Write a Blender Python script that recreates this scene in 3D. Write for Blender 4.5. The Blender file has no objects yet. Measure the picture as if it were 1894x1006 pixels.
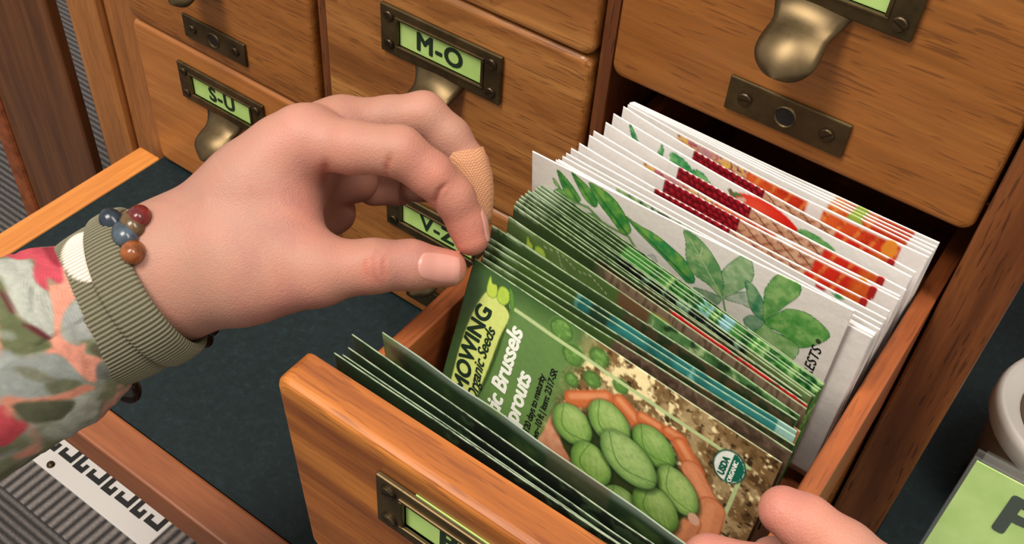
import bpy, bmesh, math, random
import numpy as np
from mathutils import Vector, Matrix, Euler
R = math.radians
random.seed(7)
SC = bpy.context.scene
COL = SC.collection

# ------------------------------------------------------------------ camera, light, exposure
cd = bpy.data.cameras.new('camera'); cam = bpy.data.objects.new('camera', cd); COL.objects.link(cam)
cam.location = (0.17278, -0.34036, 0.25897)
cam.rotation_euler = (0.77434, -0.06145, 0.62035)
cd.sensor_fit = 'HORIZONTAL'; cd.sensor_width = 36.0; cd.lens = 36.0*1948.9/1894.0
cd.clip_start = 0.01; cd.clip_end = 50
SC.camera = cam
w = bpy.data.worlds.new('room_light'); SC.world = w; w.use_nodes = True
w.node_tree.nodes['Background'].inputs[0].default_value = (1.0, 0.93, 0.84, 1)
w.node_tree.nodes['Background'].inputs[1].default_value = 0.55
def lamp(name, loc, target, sx, sy, power, colr=(1, .92, .82)):
    l = bpy.data.lights.new(name, 'AREA'); l.shape = 'RECTANGLE'; l.size = sx; l.size_y = sy
    l.energy = power; l.color = colr
    o = bpy.data.objects.new(name, l); COL.objects.link(o); o.location = loc
    o.rotation_euler = (Vector(target)-Vector(loc)).to_track_quat('-Z', 'Y').to_euler()
    return o
lamp('ceiling_panel', (-0.45, -0.95, 1.9), (0, 0, 0), 0.6, 1.2, 48)
lamp('ceiling_panel', (0.95, -0.15, 1.9), (0.1, 0, 0), 0.5, 1.2, 26)
SC.view_settings.view_transform = 'Standard'; SC.view_settings.look = 'None'
SC.view_settings.gamma = 1; SC.view_settings.use_curve_mapping = False
SC.view_settings.exposure = 0.12

# ------------------------------------------------------------------ helpers
def lin(c):
    c = np.asarray(c, dtype=float)/255.0
    return np.where(c <= .04045, c/12.92, ((c+.055)/1.055)**2.4)
def L4(*c):
    return tuple(float(v) for v in lin(c))+(1.0,)
def tag(o, label=None, cat=None, group=None, kind=None):
    if label: o['label'] = label
    if cat: o['category'] = cat
    if group: o['group'] = group
    if kind: o['kind'] = kind
    return o
def empty(name, loc=(0, 0, 0), label=None, cat=None, group=None, kind=None):
    o = bpy.data.objects.new(name, None); COL.objects.link(o); o.location = loc
    o.empty_display_size = .01
    return tag(o, label, cat, group, kind)
def world_loc(o):
    l = Vector(o.location)
    while o.parent: o = o.parent; l += Vector(o.location)
    return l
def link(name, me, m, parent=None, loc=None):
    o = bpy.data.objects.new(name, me); COL.objects.link(o)
    if m and not me.materials: me.materials.append(m)
    if parent: o.parent = parent
    if loc is not None: o.location = loc
    return o
def finish(name, bm, m, parent=None, smooth=False, loc=None):
    """bm in world coordinates (unless loc given): vertices are moved into the parent's frame"""
    me = bpy.data.meshes.new(name)
    if loc is None and parent is not None:
        bmesh.ops.translate(bm, vec=-world_loc(parent), verts=bm.verts)
    bm.normal_update(); bm.to_mesh(me); bm.free()
    if smooth: me.polygons.foreach_set('use_smooth', [True]*len(me.polygons))
    return link(name, me, m, parent, loc)
def box(bm, x0, x1, y0, y1, z0, z1, bev=0, seg=2, mat=None):
    r = bmesh.ops.create_cube(bm, size=1)
    vs = r['verts']
    for v in vs:
        v.co = Vector(((x0+x1)/2+v.co.x*(x1-x0), (y0+y1)/2+v.co.y*(y1-y0), (z0+z1)/2+v.co.z*(z1-z0)))
    if bev > 0:
        es = list({e for v in vs for e in v.link_edges})
        rb = bmesh.ops.bevel(bm, geom=es, offset=bev, segments=seg, profile=.5, affect='EDGES')
        vs = list({v for f in rb['faces'] for v in f.verts} | {v for v in vs if v.is_valid})
    if mat is not None:
        bmesh.ops.transform(bm, matrix=mat, verts=vs)
    return vs
def cyl(bm, c, ax, r, h, n=20, r2=None):
    z = Vector(ax).normalized()
    rr = bmesh.ops.create_cone(bm, cap_ends=True, segments=n, radius1=r, radius2=r if r2 is None else r2, depth=h)
    q = Vector((0, 0, 1)).rotation_difference(z)
    bmesh.ops.transform(bm, matrix=Matrix.Translation(Vector(c)) @ q.to_matrix().to_4x4(), verts=rr['verts'])
def lathe(bm, prof, c, ax, n=32, close=False):
    z = Vector(ax).normalized(); q = Vector((0, 0, 1)).rotation_difference(z)
    rows = []
    for r, h in prof:
        rows.append([bm.verts.new(Vector(c)+q @ Vector((r*math.cos(2*math.pi*i/n), r*math.sin(2*math.pi*i/n), h))) for i in range(n)])
    for a, b in zip(rows[:-1], rows[1:]):
        for i in range(n):
            bm.faces.new((a[i], a[(i+1) % n], b[(i+1) % n], b[i]))
    if close:
        bm.faces.new(rows[0][::-1]); bm.faces.new(rows[-1])
def grid_mesh(name, V, F, colors=None, smooth=True):
    me = bpy.data.meshes.new(name)
    V = np.asarray(V, dtype=np.float32); F = np.asarray(F, dtype=np.int32)
    me.vertices.add(len(V)); me.vertices.foreach_set('co', V.ravel())
    k = F.shape[1]
    me.loops.add(F.size); me.loops.foreach_set('vertex_index', F.ravel())
    me.polygons.add(len(F)); me.polygons.foreach_set('loop_start', np.arange(0, F.size, k, dtype=np.int32))
    me.update(calc_edges=True); me.validate()
    if smooth: me.polygons.foreach_set('use_smooth', np.ones(len(me.polygons), dtype=bool))
    if colors is not None:
        a = me.color_attributes.new('Col', 'FLOAT_COLOR', 'POINT')
        C = np.ones((len(V), 4), dtype=np.float32); C[:, :3] = colors
        a.data.foreach_set('color', C.ravel())
    return me

# ------------------------------------------------------------------ numpy noise
_rng = np.random.RandomState(3); _tab = _rng.rand(256, 256)
def vnoise(x, y, s=1.0, seed=0):
    x = np.asarray(x)/s+seed*17.3+500; y = np.asarray(y)/s+seed*9.7+500
    xi = np.floor(x).astype(int); yi = np.floor(y).astype(int); fx = x-xi; fy = y-yi
    fx = fx*fx*(3-2*fx); fy = fy*fy*(3-2*fy)
    g = lambda a, b: _tab[(a+seed) % 256, b % 256]
    return (g(xi, yi)*(1-fx)+g(xi+1, yi)*fx)*(1-fy)+(g(xi, yi+1)*(1-fx)+g(xi+1, yi+1)*fx)*fy
def fbm(x, y, s=1.0, seed=0, o=3):
    r = 0; a = .5; t = 0
    for i in range(o):
        r = r+a*vnoise(x, y, s/2**i, seed+i); t += a; a *= .55
    return r/t

# ------------------------------------------------------------------ materials
def mat(name, base=(.5, .5, .5, 1), rough=.5, metal=0, **kw):
    m = bpy.data.materials.new(name); m.use_nodes = True
    b = m.node_tree.nodes['Principled BSDF']
    b.inputs['Base Color'].default_value = base; b.inputs['Roughness'].default_value = rough
    b.inputs['Metallic'].default_value = metal
    for k, v in kw.items(): b.inputs[k].default_value = v
    return m, m.node_tree.nodes, m.node_tree.links, b
def coords(ns, ls, scale=(1, 1, 1), rnd=True):
    tc = ns.new('ShaderNodeTexCoord'); mp = ns.new('ShaderNodeMapping'); mp.inputs['Scale'].default_value = scale
    if rnd:
        oi = ns.new('ShaderNodeObjectInfo'); mul = ns.new('ShaderNodeVectorMath'); mul.operation = 'MULTIPLY_ADD'
        cx = ns.new('ShaderNodeCombineXYZ')
        for i in range(3): ls.new(oi.outputs['Random'], cx.inputs[i])
        ls.new(cx.outputs[0], mul.inputs[0]); mul.inputs[1].default_value = (3.1, 5.7, 4.3); ls.new(tc.outputs['Object'], mul.inputs[2])
        ls.new(mul.outputs[0], mp.inputs[0])
    else: ls.new(tc.outputs['Object'], mp.inputs[0])
    return mp.outputs[0]
def ramp(ns, ls, fac, stops):
    r = ns.new('ShaderNodeValToRGB'); e = r.color_ramp.elements
    while len(e) < len(stops): e.new(.5)
    for el, (p, c) in zip(e, stops): el.position = p; el.color = c
    ls.new(fac, r.inputs[0]); return r.outputs[0]
def noise(ns, ls, vec, s, det=4, rough=.55, dist=0):
    n = ns.new('ShaderNodeTexNoise'); n.inputs['Scale'].default_value = s; n.inputs['Detail'].default_value = det
    n.inputs['Roughness'].default_value = rough; n.inputs['Distortion'].default_value = dist
    ls.new(vec, n.inputs['Vector']); return n.outputs['Fac']
def mixc(ns, ls, fac, a, b, mode='MIX'):
    m = ns.new('ShaderNodeMix'); m.data_type = 'RGBA'; m.blend_type = mode
    for inp, v in ((m.inputs[0], fac), (m.inputs[6], a), (m.inputs[7], b)):
        if isinstance(v, (tuple, float, int)): inp.default_value = v
        else: ls.new(v, inp)
    return m.outputs[2]
def bump(ns, ls, b, h, strength=.3, dist=.001):
    n = ns.new('ShaderNodeBump'); n.inputs['Strength'].default_value = strength; n.inputs['Distance'].default_value = dist
    ls.new(h, n.inputs['Height']); ls.new(n.outputs[0], b.inputs['Normal'])
def wood(name, dark, mid, light, pore, axis=0, rough=.38, fleck=0.0, pores=.5, coat=.15):
    m, ns, ls, b = mat(name, rough=rough)
    sc = [1, 1, 1]; sc[axis] = .07
    v = coords(ns, ls, tuple(sc))
    n1 = noise(ns, ls, v, 70, 4, .5, .5)
    c = ramp(ns, ls, n1, [(.3, dark), (.5, mid), (.7, light)])
    n2 = noise(ns, ls, v, 420, 3, .6, .2)
    c = mixc(ns, ls, ramp(ns, ls, n2, [(.4, (0, 0, 0, 1)), (.6, (1, 1, 1, 1))]), mixc(ns, ls, .22, c, pore), c)
    sp = [1, 1, 1]; sp[axis] = .075
    v2 = coords(ns, ls, tuple(sp))
    n3 = noise(ns, ls, v2, 900, 1, .4)
    n5 = noise(ns, ls, v, 22, 2, .5)
    add = ns.new('ShaderNodeMath'); add.operation = 'MULTIPLY_ADD'; ls.new(n5, add.inputs[0]); add.inputs[1].default_value = .35; ls.new(n3, add.inputs[2])
    pf = ramp(ns, ls, add.outputs[0], [(.79, (0, 0, 0, 1)), (.85, (pores, pores, pores, 1))])
    c = mixc(ns, ls, pf, c, pore)
    if fleck:
        sf = [1, 1, 1]; sf[axis] = .35
        v3 = coords(ns, ls, tuple(sf)); n4 = noise(ns, ls, v3, 75, 1, .4, .8)
        ff = ramp(ns, ls, n4, [(.66, (0, 0, 0, 1)), (.70, (fleck, fleck, fleck, 1))])
        c = mixc(ns, ls, ff, c, dark)
    ls.new(c, b.inputs['Base Color'])
    b.inputs['Coat Weight'].default_value = coat; b.inputs['Coat Roughness'].default_value = .3
    bump(ns, ls, b, n3, .12, .0005)
    return m
M_OAK = wood('oak_drawer_front', L4(128, 76, 32), L4(162, 104, 50), L4(186, 128, 68), L4(82, 44, 18), 0, fleck=.55)
M_OAK2 = wood('oak_drawer_front_plain', L4(140, 84, 34), L4(154, 95, 41), L4(168, 107, 49), L4(84, 46, 22), 0, fleck=.0, pores=.5)
M_OAKS = wood('oak_smooth_front', L4(158, 96, 44), L4(178, 112, 54), L4(194, 128, 66), L4(120, 70, 30), 0, pores=.15)
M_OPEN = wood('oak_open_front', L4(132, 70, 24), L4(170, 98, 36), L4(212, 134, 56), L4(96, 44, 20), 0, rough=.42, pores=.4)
M_STILE = wood('oak_stile', L4(92, 50, 24), L4(122, 70, 36), L4(146, 88, 46), L4(50, 26, 14), 2, pores=.6)
M_STILEL = wood('oak_stile_light', L4(138, 86, 42), L4(160, 102, 52), L4(178, 118, 64), L4(96, 56, 26), 2, pores=.35)
M_SIDE = wood('drawer_side_wood', L4(120, 58, 26), L4(150, 78, 36), L4(172, 94, 46), L4(70, 30, 14), 1, rough=.5, pores=.3)
M_TRIMY = wood('shelf_trim_wood_y', L4(190, 116, 52), L4(212, 136, 64), L4(228, 152, 76), L4(150, 86, 36), 1, pores=.15)
M_TRIMX = wood('shelf_trim_wood_x', L4(122, 68, 38), L4(140, 80, 46), L4(158, 94, 56), L4(100, 54, 30), 0, pores=.12)
M_PILLAR = wood('pillar_wood', L4(84, 46, 20), L4(106, 62, 30), L4(124, 76, 38), L4(60, 32, 14), 2, pores=.1)
def brass_mat(name, c1, c2, rough):
    m, ns, ls, b = mat(name, rough=rough, metal=.9)
    v = coords(ns, ls); n = noise(ns, ls, v, 70, 5, .6)
    ls.new(ramp(ns, ls, n, [(.3, c1), (.72, c2)]), b.inputs['Base Color'])
    ls.new(ramp(ns, ls, n, [(.3, (rough-.03,)*3+(1,)), (.7, (rough+.08,)*3+(1,))]), b.inputs['Roughness'])
    bump(ns, ls, b, n, .04, .0004)
    return m
M_BRASS = brass_mat('antique_brass', L4(88, 74, 52), L4(116, 98, 70), .38)
M_BRASSD = brass_mat('dark_bronze_plate', L4(78, 66, 46), L4(112, 94, 64), .42)
M_SCREW = brass_mat('dark_screw', L4(60, 50, 38), L4(96, 80, 58), .4)
M_HOLE = mat('dark_hole', L4(22, 14, 9), .8)[0]
m, ns, ls, b = mat('green_card', L4(178, 214, 120), .5)
v = coords(ns, ls); ls.new(ramp(ns, ls, noise(ns, ls, v, 90), [(.3, L4(170, 208, 112)), (.7, L4(190, 222, 134))]), b.inputs['Base Color'])
M_CARD = m
M_INK = mat('dark_green_ink', L4(14, 40, 22), .6)[0]
M_BLACK = mat('black_ink', L4(14, 14, 14), .55)[0]
M_WHITEINK = mat('white_print', L4(240, 242, 232), .5)[0]
m, ns, ls, b = mat('teal_linoleum', rough=.6)
v = coords(ns, ls, rnd=False)
c = ramp(ns, ls, noise(ns, ls, v, 240, 6, .75, .2), [(.3, L4(13, 24, 27)), (.55, L4(19, 34, 37)), (.8, L4(34, 54, 56))])
ls.new(c, b.inputs['Base Color']); bump(ns, ls, b, noise(ns, ls, v, 500), .1, .0004)
b.inputs['Specular IOR Level'].default_value = .25
M_LINO = m
m, ns, ls, b = mat('striped_carpet', rough=.95)
v = coords(ns, ls, rnd=False)
wv = ns.new('ShaderNodeTexWave'); wv.bands_direction = 'Y'; wv.inputs['Scale'].default_value = 42; wv.inputs['Distortion'].default_value = .6
ls.new(v, wv.inputs['Vector'])
sp = noise(ns, ls, v, 420, 4, .7)
c = mixc(ns, ls, wv.outputs['Fac'], L4(58, 54, 54), L4(120, 114, 112))
c = mixc(ns, ls, .75, c, ramp(ns, ls, sp, [(.3, (.25, .25, .25, 1)), (.7, (1, 1, 1, 1))]), 'MULTIPLY')
ls.new(c, b.inputs['Base Color']); bump(ns, ls, b, wv.outputs['Fac'], .5, .003)
M_CARPET = m
def attr_mat(name, rough=.35, spec=.5, noisebump=0.0, sss=0, coat=0):
    m, ns, ls, b = mat(name, rough=rough)
    a = ns.new('ShaderNodeAttribute'); a.attribute_name = 'Col'
    ls.new(a.outputs['Color'], b.inputs['Base Color'])
    b.inputs['Specular IOR Level'].default_value = spec
    b.inputs['Coat Weight'].default_value = coat; b.inputs['Coat Roughness'].default_value = .2
    if noisebump:
        v = coords(ns, ls); bump(ns, ls, b, noise(ns, ls, v, 150, 2), noisebump, .002)
    return m, ns, ls, b
M_PRINT = attr_mat('printed_glossy_paper', .33, .5, .12)[0]
M_WPRINT = attr_mat('printed_white_paper', .42, .4, .10)[0]

# ------------------------------------------------------------------ text as thin meshes
def text_data(s, size, bold=0.0, shear=0.0, ext=.00008, spacing=1.0, res=4):
    cu = bpy.data.curves.new('t', 'FONT'); cu.body = s; cu.size = size; cu.shear = shear
    cu.extrude = ext; cu.resolution_u = res; cu.space_character = spacing
    o = bpy.data.objects.new('t', cu); COL.objects.link(o)
    dg = bpy.context.evaluated_depsgraph_get(); dg.update()
    me = bpy.data.meshes.new_from_object(o.evaluated_get(dg))
    bpy.data.objects.remove(o); bpy.data.curves.remove(cu)
    if bold:
        bm = bmesh.new()
        for k in range(8):
            a = 2*math.pi*k/8; n0 = len(bm.verts); bm.from_mesh(me); bm.verts.ensure_lookup_table()
            bmesh.ops.translate(bm, vec=(bold*math.cos(a), bold*math.sin(a), k*2e-6), verts=bm.verts[n0:])
        bm.to_mesh(me); bm.free()
    return me
def text_on(parent, s, m, fn, size, **kw):
    """fn maps (tx, ty, tz) in metres of text space to a point in the parent's frame"""
    me = text_data(s, size, **kw); me.materials.clear()
    for vv in me.vertices: vv.co = fn(*vv.co)
    me.update(); me.name = 'lettering'
    return link('lettering', me, m, parent)

# ------------------------------------------------------------------ floor and surroundings
bm = bmesh.new(); box(bm, -3, 2, -2.5, 2.5, -.68, -.65)
tag(finish('floor', bm, M_CARPET), kind='structure')
m, ns, ls, b = mat('ribbed_carpet', rough=.95)
v = coords(ns, ls, rnd=False); wv = ns.new('ShaderNodeTexWave'); wv.bands_direction = 'X'; wv.inputs['Scale'].default_value = 30; ls.new(v, wv.inputs['Vector'])
ls.new(mixc(ns, ls, .7, mixc(ns, ls, wv.outputs['Fac'], L4(56, 52, 52), L4(146, 138, 134)), ramp(ns, ls, noise(ns, ls, v, 420, 4, .7), [(.3, (.35, .35, .35, 1)), (.7, (1, 1, 1, 1))]), 'MULTIPLY'), b.inputs['Base Color'])
bm = bmesh.new(); box(bm, -1.6, .3, -.135, .045, -.65, -.6488)
tag(finish('trim_1', bm, m), kind='structure')
P_ = .168; WD = .160; HR = .1133

# ------------------------------------------------------------------ card catalogue cabinet
cab = empty('card_catalog_cabinet', (-.1, .2, -.65), 'oak card catalogue cabinet with rows of brass fitted drawers and a teal pull-out shelf', 'cabinet')
def part(name, m, boxes, bev=.0012):
    bm = bmesh.new()
    for q in boxes: box(bm, *q, bev=bev)
    return finish(name, bm, m, cab)
part('stile', M_STILEL, [(-.372, -.3375, .006, .03, -.65, .125)], .004)
part('stile', M_STILEL, [(-.408, -.3722, .002, .42, -.65, .125)], .004)
part('stile', M_STILE, [(-.1755, -.1688, .004, .36, -.2266, .115)])
part('stile', M_STILE, [(-.0075, -.0008, .004, .36, -.2266, .115)])
part('stile', M_STILE, [(.1607, .1837, 0.0, .42, -.65, .125)], .0015)
part('rail', M_STILE, [(-.3375, .1607, .002, .42, .115, .135)])
part('rail', M_STILE, [(-.3375, .1607, .02, .36, -.232, -.2272)])
part('dust_panel', M_STILE, [(-.3375, .1607, .02, .36, -.1140, -.1120), (-.3375, .1607, .02, .36, -.0005, .0010)], 0)
part('back_panel', M_STILE, [(-.3375, .1607, .36, .37, -.65, .125)])
part('lower_panel', M_STILE, [(-.3375, .1607, .03, .04, -.65, -.26)])
# pull-out shelf
bm = bmesh.new(); box(bm, -.336, .1600, -.1635, .018, -.250, -.2272)
sh = finish('pull_out_shelf', bm, M_LINO, cab)
for m_, q in ((M_TRIMY, (-.3565, -.3362, -.1850, -.0005, -.252, -.2262)), (M_TRIMX, (-.3360, .1600, -.1850, -.1640, -.252, -.2262)), (M_TRIMX, (-.3360, .1600, -.1790, -.1660, -.258, -.2522))):
    bm = bmesh.new(); box(bm, *q, bev=.0015)
    bmesh.ops.translate(bm, vec=-Vector(cab.location)-Vector(sh.location), verts=bm.verts)
    finish('shelf_trim', bm, m_, sh, loc=(0, 0, 0))

def screw(parent, c, r=.0031):
    bm = bmesh.new(); c = Vector(c)
    cyl(bm, c+Vector((0, -.0004, 0)), (0, 1, 0), r, .0010, 20)
    a = random.uniform(-.8, .8); gap = .00035
    for s in (-1, 1):
        pts = [(math.cos(t)*r*.92, math.sin(t)*r*.92) for t in np.linspace(math.asin(gap/r/.92)+.02, math.pi-math.asin(gap/r/.92)-.02, 10)]
        pts = [(x, y*s) for x, y in pts]
        if s < 0: pts = pts[::-1]
        ca, sa = math.cos(a), math.sin(a)
        f = [bm.verts.new(c+Vector((x*ca-y*sa, -.0009, x*sa+y*ca))) for x, y in pts]
        bk = [bm.verts.new(c+Vector(((x*ca-y*sa)*.85, -.0014, (x*sa+y*ca)*.85))) for x, y in pts]
        n = len(pts)
        bm.faces.new(bk[::-1])
        for i in range(n): bm.faces.new((f[i], f[(i+1) % n], bk[(i+1) % n], bk[i]))
    bmesh.ops.recalc_face_normals(bm, faces=bm.faces)
    return finish('screw', bm, M_SCREW, parent, loc=(0, 0, 0))
def panel(bm, x0, x1, y0, y1, z0, z1, rad, bev, y_tilt=0):
    pts = []
    for cx_, cz_, a0 in ((x1-rad, z1-rad, 0), (x0+rad, z1-rad, 90), (x0+rad, z0+rad, 180), (x1-rad, z0+rad, 270)):
        for k in range(7): a = R(a0+k*15); pts.append((cx_+rad*math.cos(a), cz_+rad*math.sin(a)))
    prof = [(y1, 0), (y0+bev, 0)]+[(y0+bev*(1-math.sin(R(q))), bev*(1-math.cos(R(q)))) for q in (22, 45, 68, 90)]
    cx_, cz_ = (x0+x1)/2, (z0+z1)/2; rings = []
    for yy, ins in prof:
        fx, fz = 1-ins/((x1-x0)/2), 1-ins/((z1-z0)/2)
        rings.append([bm.verts.new((cx_+(px-cx_)*fx, yy, cz_+(pz-cz_)*fz)) for px, pz in pts])
    n = len(pts)
    for a_, b_ in zip(rings[:-1], rings[1:]):
        for i in range(n): bm.faces.new((a_[i], a_[(i+1) % n], b_[(i+1) % n], b_[i]))
    bm.faces.new(rings[0][::-1]); bm.faces.new(rings[-1])
    bmesh.ops.recalc_face_normals(bm, faces=bm.faces)
def label_frame(dr, cx, zt, y, text, proud=0.0):
    """frame 73 x 27 mm, window 50 x 14 mm, with the tongue pull below; drawer-local coordinates"""
    bm = bmesh.new(); x0, x1 = cx-.0365, cx+.0365; z1, z0 = zt, zt-.027
    wx0, wx1 = cx-.0252, cx+.0252; wz1, wz0 = zt-.0058, zt-.0203
    t = .0022
    box(bm, x0, wx0, y-t, y, z0, z1, bev=.0006); box(bm, wx1, x1, y-t, y, z0, z1, bev=.0006)
    box(bm, wx0-.001, wx1+.001, y-t, y, wz1, z1, bev=.0006); box(bm, wx0-.001, wx1+.001, y-t, y, z0, wz0, bev=.0006)
    for q in ((wx0-.0016, wx1+.0016, wz1, wz1+.0014), (wx0-.0016, wx1+.0016, wz0-.0014, wz0), (wx0-.0016, wx0, wz0, wz1), (wx1, wx1+.0016, wz0, wz1)):
        box(bm, q[0], q[1], y-t-.0008, y-.0004, q[2], q[3], bev=.0004)
    finish('label_frame', bm, M_BRASSD, dr, loc=(0, 0, 0))
    bm = bmesh.new(); box(bm, wx0-.0008, wx1+.0008, y-.0008, y-.0001, wz0-.0008, wz1+.0008)
    if proud: box(bm, wx0+.004, wx1+.003, y-.0007, y-.0003, z1-.002, z1+.0006)
    card = finish('label_card', bm, M_CARD, dr, loc=(0, 0, 0))
    for sx in (-1, 1):
        for sz in (z1-.0055, z0+.0055): screw(dr, (cx+sx*.0310, y-t+.0002, sz))
    if text:
        me = text_on(dr, text, M_INK, lambda a, b_, c_: Vector((a, -c_, b_)), .0140, bold=.00046, spacing=1.12)
        xs = [v_.co.x for v_ in me.data.vertices]; zs = [v_.co.z for v_ in me.data.vertices]
        off = Vector((cx-.0005-(min(xs)+max(xs))/2, y-.0010, (wz0+wz1)/2-(min(zs)+max(zs))/2))
        for v_ in me.data.vertices: v_.co += off
    # tongue pull
    bm = bmesh.new(); n = 18; k = 11; rows = []
    for side in (0, 1):
        rr = []
        for i in range(n+1):
            s = math.sin(i/n*math.pi/2); ds = s-math.sin(max(0, i-1)/n*math.pi/2)
            ang = R(8+74*min(1, s*2.2) - 62*max(0, s-.35)/.65)
            if i == 0: py, pz = y-.0012, z0+.0035
            else:
                py -= math.sin(ang)*.034*ds; pz -= math.cos(ang)*.034*ds
            wd = .0172*(1-.36*min(1, s/.38)**.7)+.0008*math.sin(max(0, s-.4)*5)
            if s > .66: wd *= math.sqrt(max(0.0005, 1-((s-.66)/.34)**2.3))
            row = []
            for j in range(k):
                q = -1+2*j/(k-1)
                sag = .0035*(q*q)*math.sin(min(1, s*1.6)*math.pi/2)*min(1, wd/.006)
                row.append(bm.verts.new((cx+q*wd, py+(0.0013 if side else 0)+sag*.7, pz-sag*.6-(0.0008 if side else 0))))
            rr.append(row)
        rows.append(rr)
    for side in (0, 1):
        for a_, b2 in zip(rows[side][:-1], rows[side][1:]):
            for j in range(k-1):
                f = (a_[j], b2[j], b2[j+1], a_[j+1]); bm.faces.new(f if side == 0 else f[::-1])
    A, B = rows
    for i in range(n):
        bm.faces.new((A[i][0], B[i][0], B[i+1][0], A[i+1][0])); bm.faces.new((A[i][-1], A[i+1][-1], B[i+1][-1], B[i][-1]))
    for j in range(k-1):
        bm.faces.new((A[-1][j], B[-1][j], B[-1][j+1], A[-1][j+1])); bm.faces.new((A[0][j+1], B[0][j+1], B[0][j], A[0][j]))
    bmesh.ops.recalc_face_normals(bm, faces=bm.faces)
    finish('pull', bm, M_BRASS, dr, smooth=True, loc=(0, 0, 0))
def rod_plate(dr, cx, z0, y):
    bm = bmesh.new(); box(bm, cx-.0255, cx+.0255, y-.0018, y, z0, z0+.0155, bev=.0006)
    lathe(bm, [(.0037, .0), (.0038, .0021), (.0043, .0026), (.0047, .0022), (.0049, .0016)], (cx, y, z0+.0077), (0, -1, 0), 28)
    finish('rod_plate', bm, M_BRASSD, dr, loc=(0, 0, 0))
    bm = bmesh.new(); cyl(bm, (cx, y-.0014, z0+.0077), (0, 1, 0), .0038, .0014, 24); finish('rod_hole', bm, M_HOLE, dr, loc=(0, 0, 0))
    for s in (-1, 1): screw(dr, (cx+s*.0175, y-.0016, z0+.0077))
def drawer(c, r, m, text, y=0.0, open_=False, tilt=0.0, dz=0.0, frame_off=.0155):
    x0 = (c-2)*P_; zt = -(r-1)*HR+HR-HR
    zt = HR*(1-r)+dz                # top of this front
    bm = bmesh.new()
    h = HR-.0012
    cx = WD/2
    th = .0145 if open_ else .0150
    panel(bm, 0.0008, WD-.0008, 0, th, -h, 0, .0052, .0030)
    if open_:
        sh_ = math.tan(tilt)
        for v_ in bm.verts: v_.co.y += -v_.co.z*sh_
    zr = -.029 if open_ else -.012
    xs0, xs1 = .0035, .1595
    vs = []
    zb = -.096
    box(bm, xs0, xs0+.0080, th-.002, .34, zb, zr, bev=.0008); box(bm, xs1-.0075, xs1, th-.002, .34, zb, zr, bev=.0008)
    box(bm, xs0, xs1, th-.002, .34, zb-.004, zb+.001); box(bm, xs0, xs1, .332, .34, zb, zr)
    loc = Vector((x0, y, zt))-Vector(cab.location)
    me = bpy.data.meshes.new('drawer')
    for f in bm.faces:
        cen = f.calc_center_median(); f.material_index = 1 if cen.y > th+.001 or (xs0 < cen.x < xs1 and cen.y > th-.0005 and cen.z > zr) else 0
    bm.normal_update(); bm.to_mesh(me); bm.free(); me.materials.append(m); me.materials.append(M_SIDE)
    d = link('drawer', me, m, cab, loc)
    label_frame(d, cx+(-.0022 if not open_ else .0005), -frame_off, 0 if not open_ else .0009, text, proud=1 if open_ else 0)
    if not open_: rod_plate(d, cx, -h+.0095, 0)
    else: rod_plate(d, cx, -h+.0095, .0055)
    return d
drawer(0, 0, M_OAK2, None); drawer(1, 0, M_OAK, None); drawer(2, 0, M_OAK2, None, dz=-.003, frame_off=.0195)
drawer(0, 1, M_OAK2, None); drawer(1, 1, M_OAK, 'M-O', frame_off=.0170)
drawer(0, 2, M_OAKS, 'S-U', frame_off=.0125); drawer(1, 2, M_OAK, 'V-Z', frame_off=.022); drawer(2, 2, M_OAK2, None)
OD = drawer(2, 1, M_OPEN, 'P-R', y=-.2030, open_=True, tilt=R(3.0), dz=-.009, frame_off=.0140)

# ------------------------------------------------------------------ left surroundings
bm = bmesh.new(); box(bm, -.742, -.604, .10, .112, -.65, .3, bev=.003, seg=4)
tag(finish('wooden_pillar', bm, M_PILLAR), 'dark wooden pillar standing left of the card cabinet', 'pillar')
pl = bpy.data.objects['wooden_pillar']
bm = bmesh.new(); box(bm, -.768, -.7425, .096, .120, -.65, .3, bev=.004)
finish('edge_moulding', bm, M_SIDE, pl)
m_dark = mat('dark_metal', L4(38, 30, 28), .45, .6)[0]
bm = bmesh.new(); box(bm, -.6005, -.589, .117, .123, -.65, -.350, bev=.0015)
tag(finish('metal_upright', bm, m_dark), 'dark metal upright between the pillar and the cabinet', 'metal post')
# floor plate with key pattern
M_PLATE = mat('white_metal_plate', L4(214, 210, 206), .4)[0]
pz = -.65
plate = empty('floor_plate', (-.42, -.07, pz), 'white metal plate with black key pattern lying on the carpet', 'floor plate')
bm = bmesh.new(); box(bm, -.600, -.3555, -.0985, .00, pz, pz+.004, bev=.001)
finish('plate', bm, M_PLATE, plate)
for i in range(10):
    x = -.5560+i*.0208; y = -.0680 - (.003 if i % 2 else 0); z0, z1 = pz+.004, pz+.0046
    for _k in range(1):
        bm = bmesh.new(); s = .0052
        if i % 2 == 0:
            box(bm, x-.008, x-.008+s, y-.012, y+.010, z0, z1); box(bm, x-.008+s, x+.006, y-.012, y-.012+s, z0, z1); box(bm, x+.0015, x+.006, y-.012+s, y-.002, z0, z1)
        else:
            box(bm, x+.004, x+.004+s, y-.008, y+.012, z0, z1); box(bm, x-.010, x+.004, y-.008, y-.008+s, z0, z1); box(bm, x-.010, x-.0055, y-.008+s, y+.002, z0, z1)
        finish('key_mark', bm, M_BLACK, plate)
for q in ((-.4984, -.0915),):
    bm = bmesh.new(); lathe(bm, [(.0042, 0), (.0036, .0018), (.0001, .0024)], (q[0], q[1], pz+.004), (0, 0, 1), 16); finish('rivet', bm, M_PLATE if q[0] > -.4 else M_SCREW, plate, smooth=True)

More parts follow.
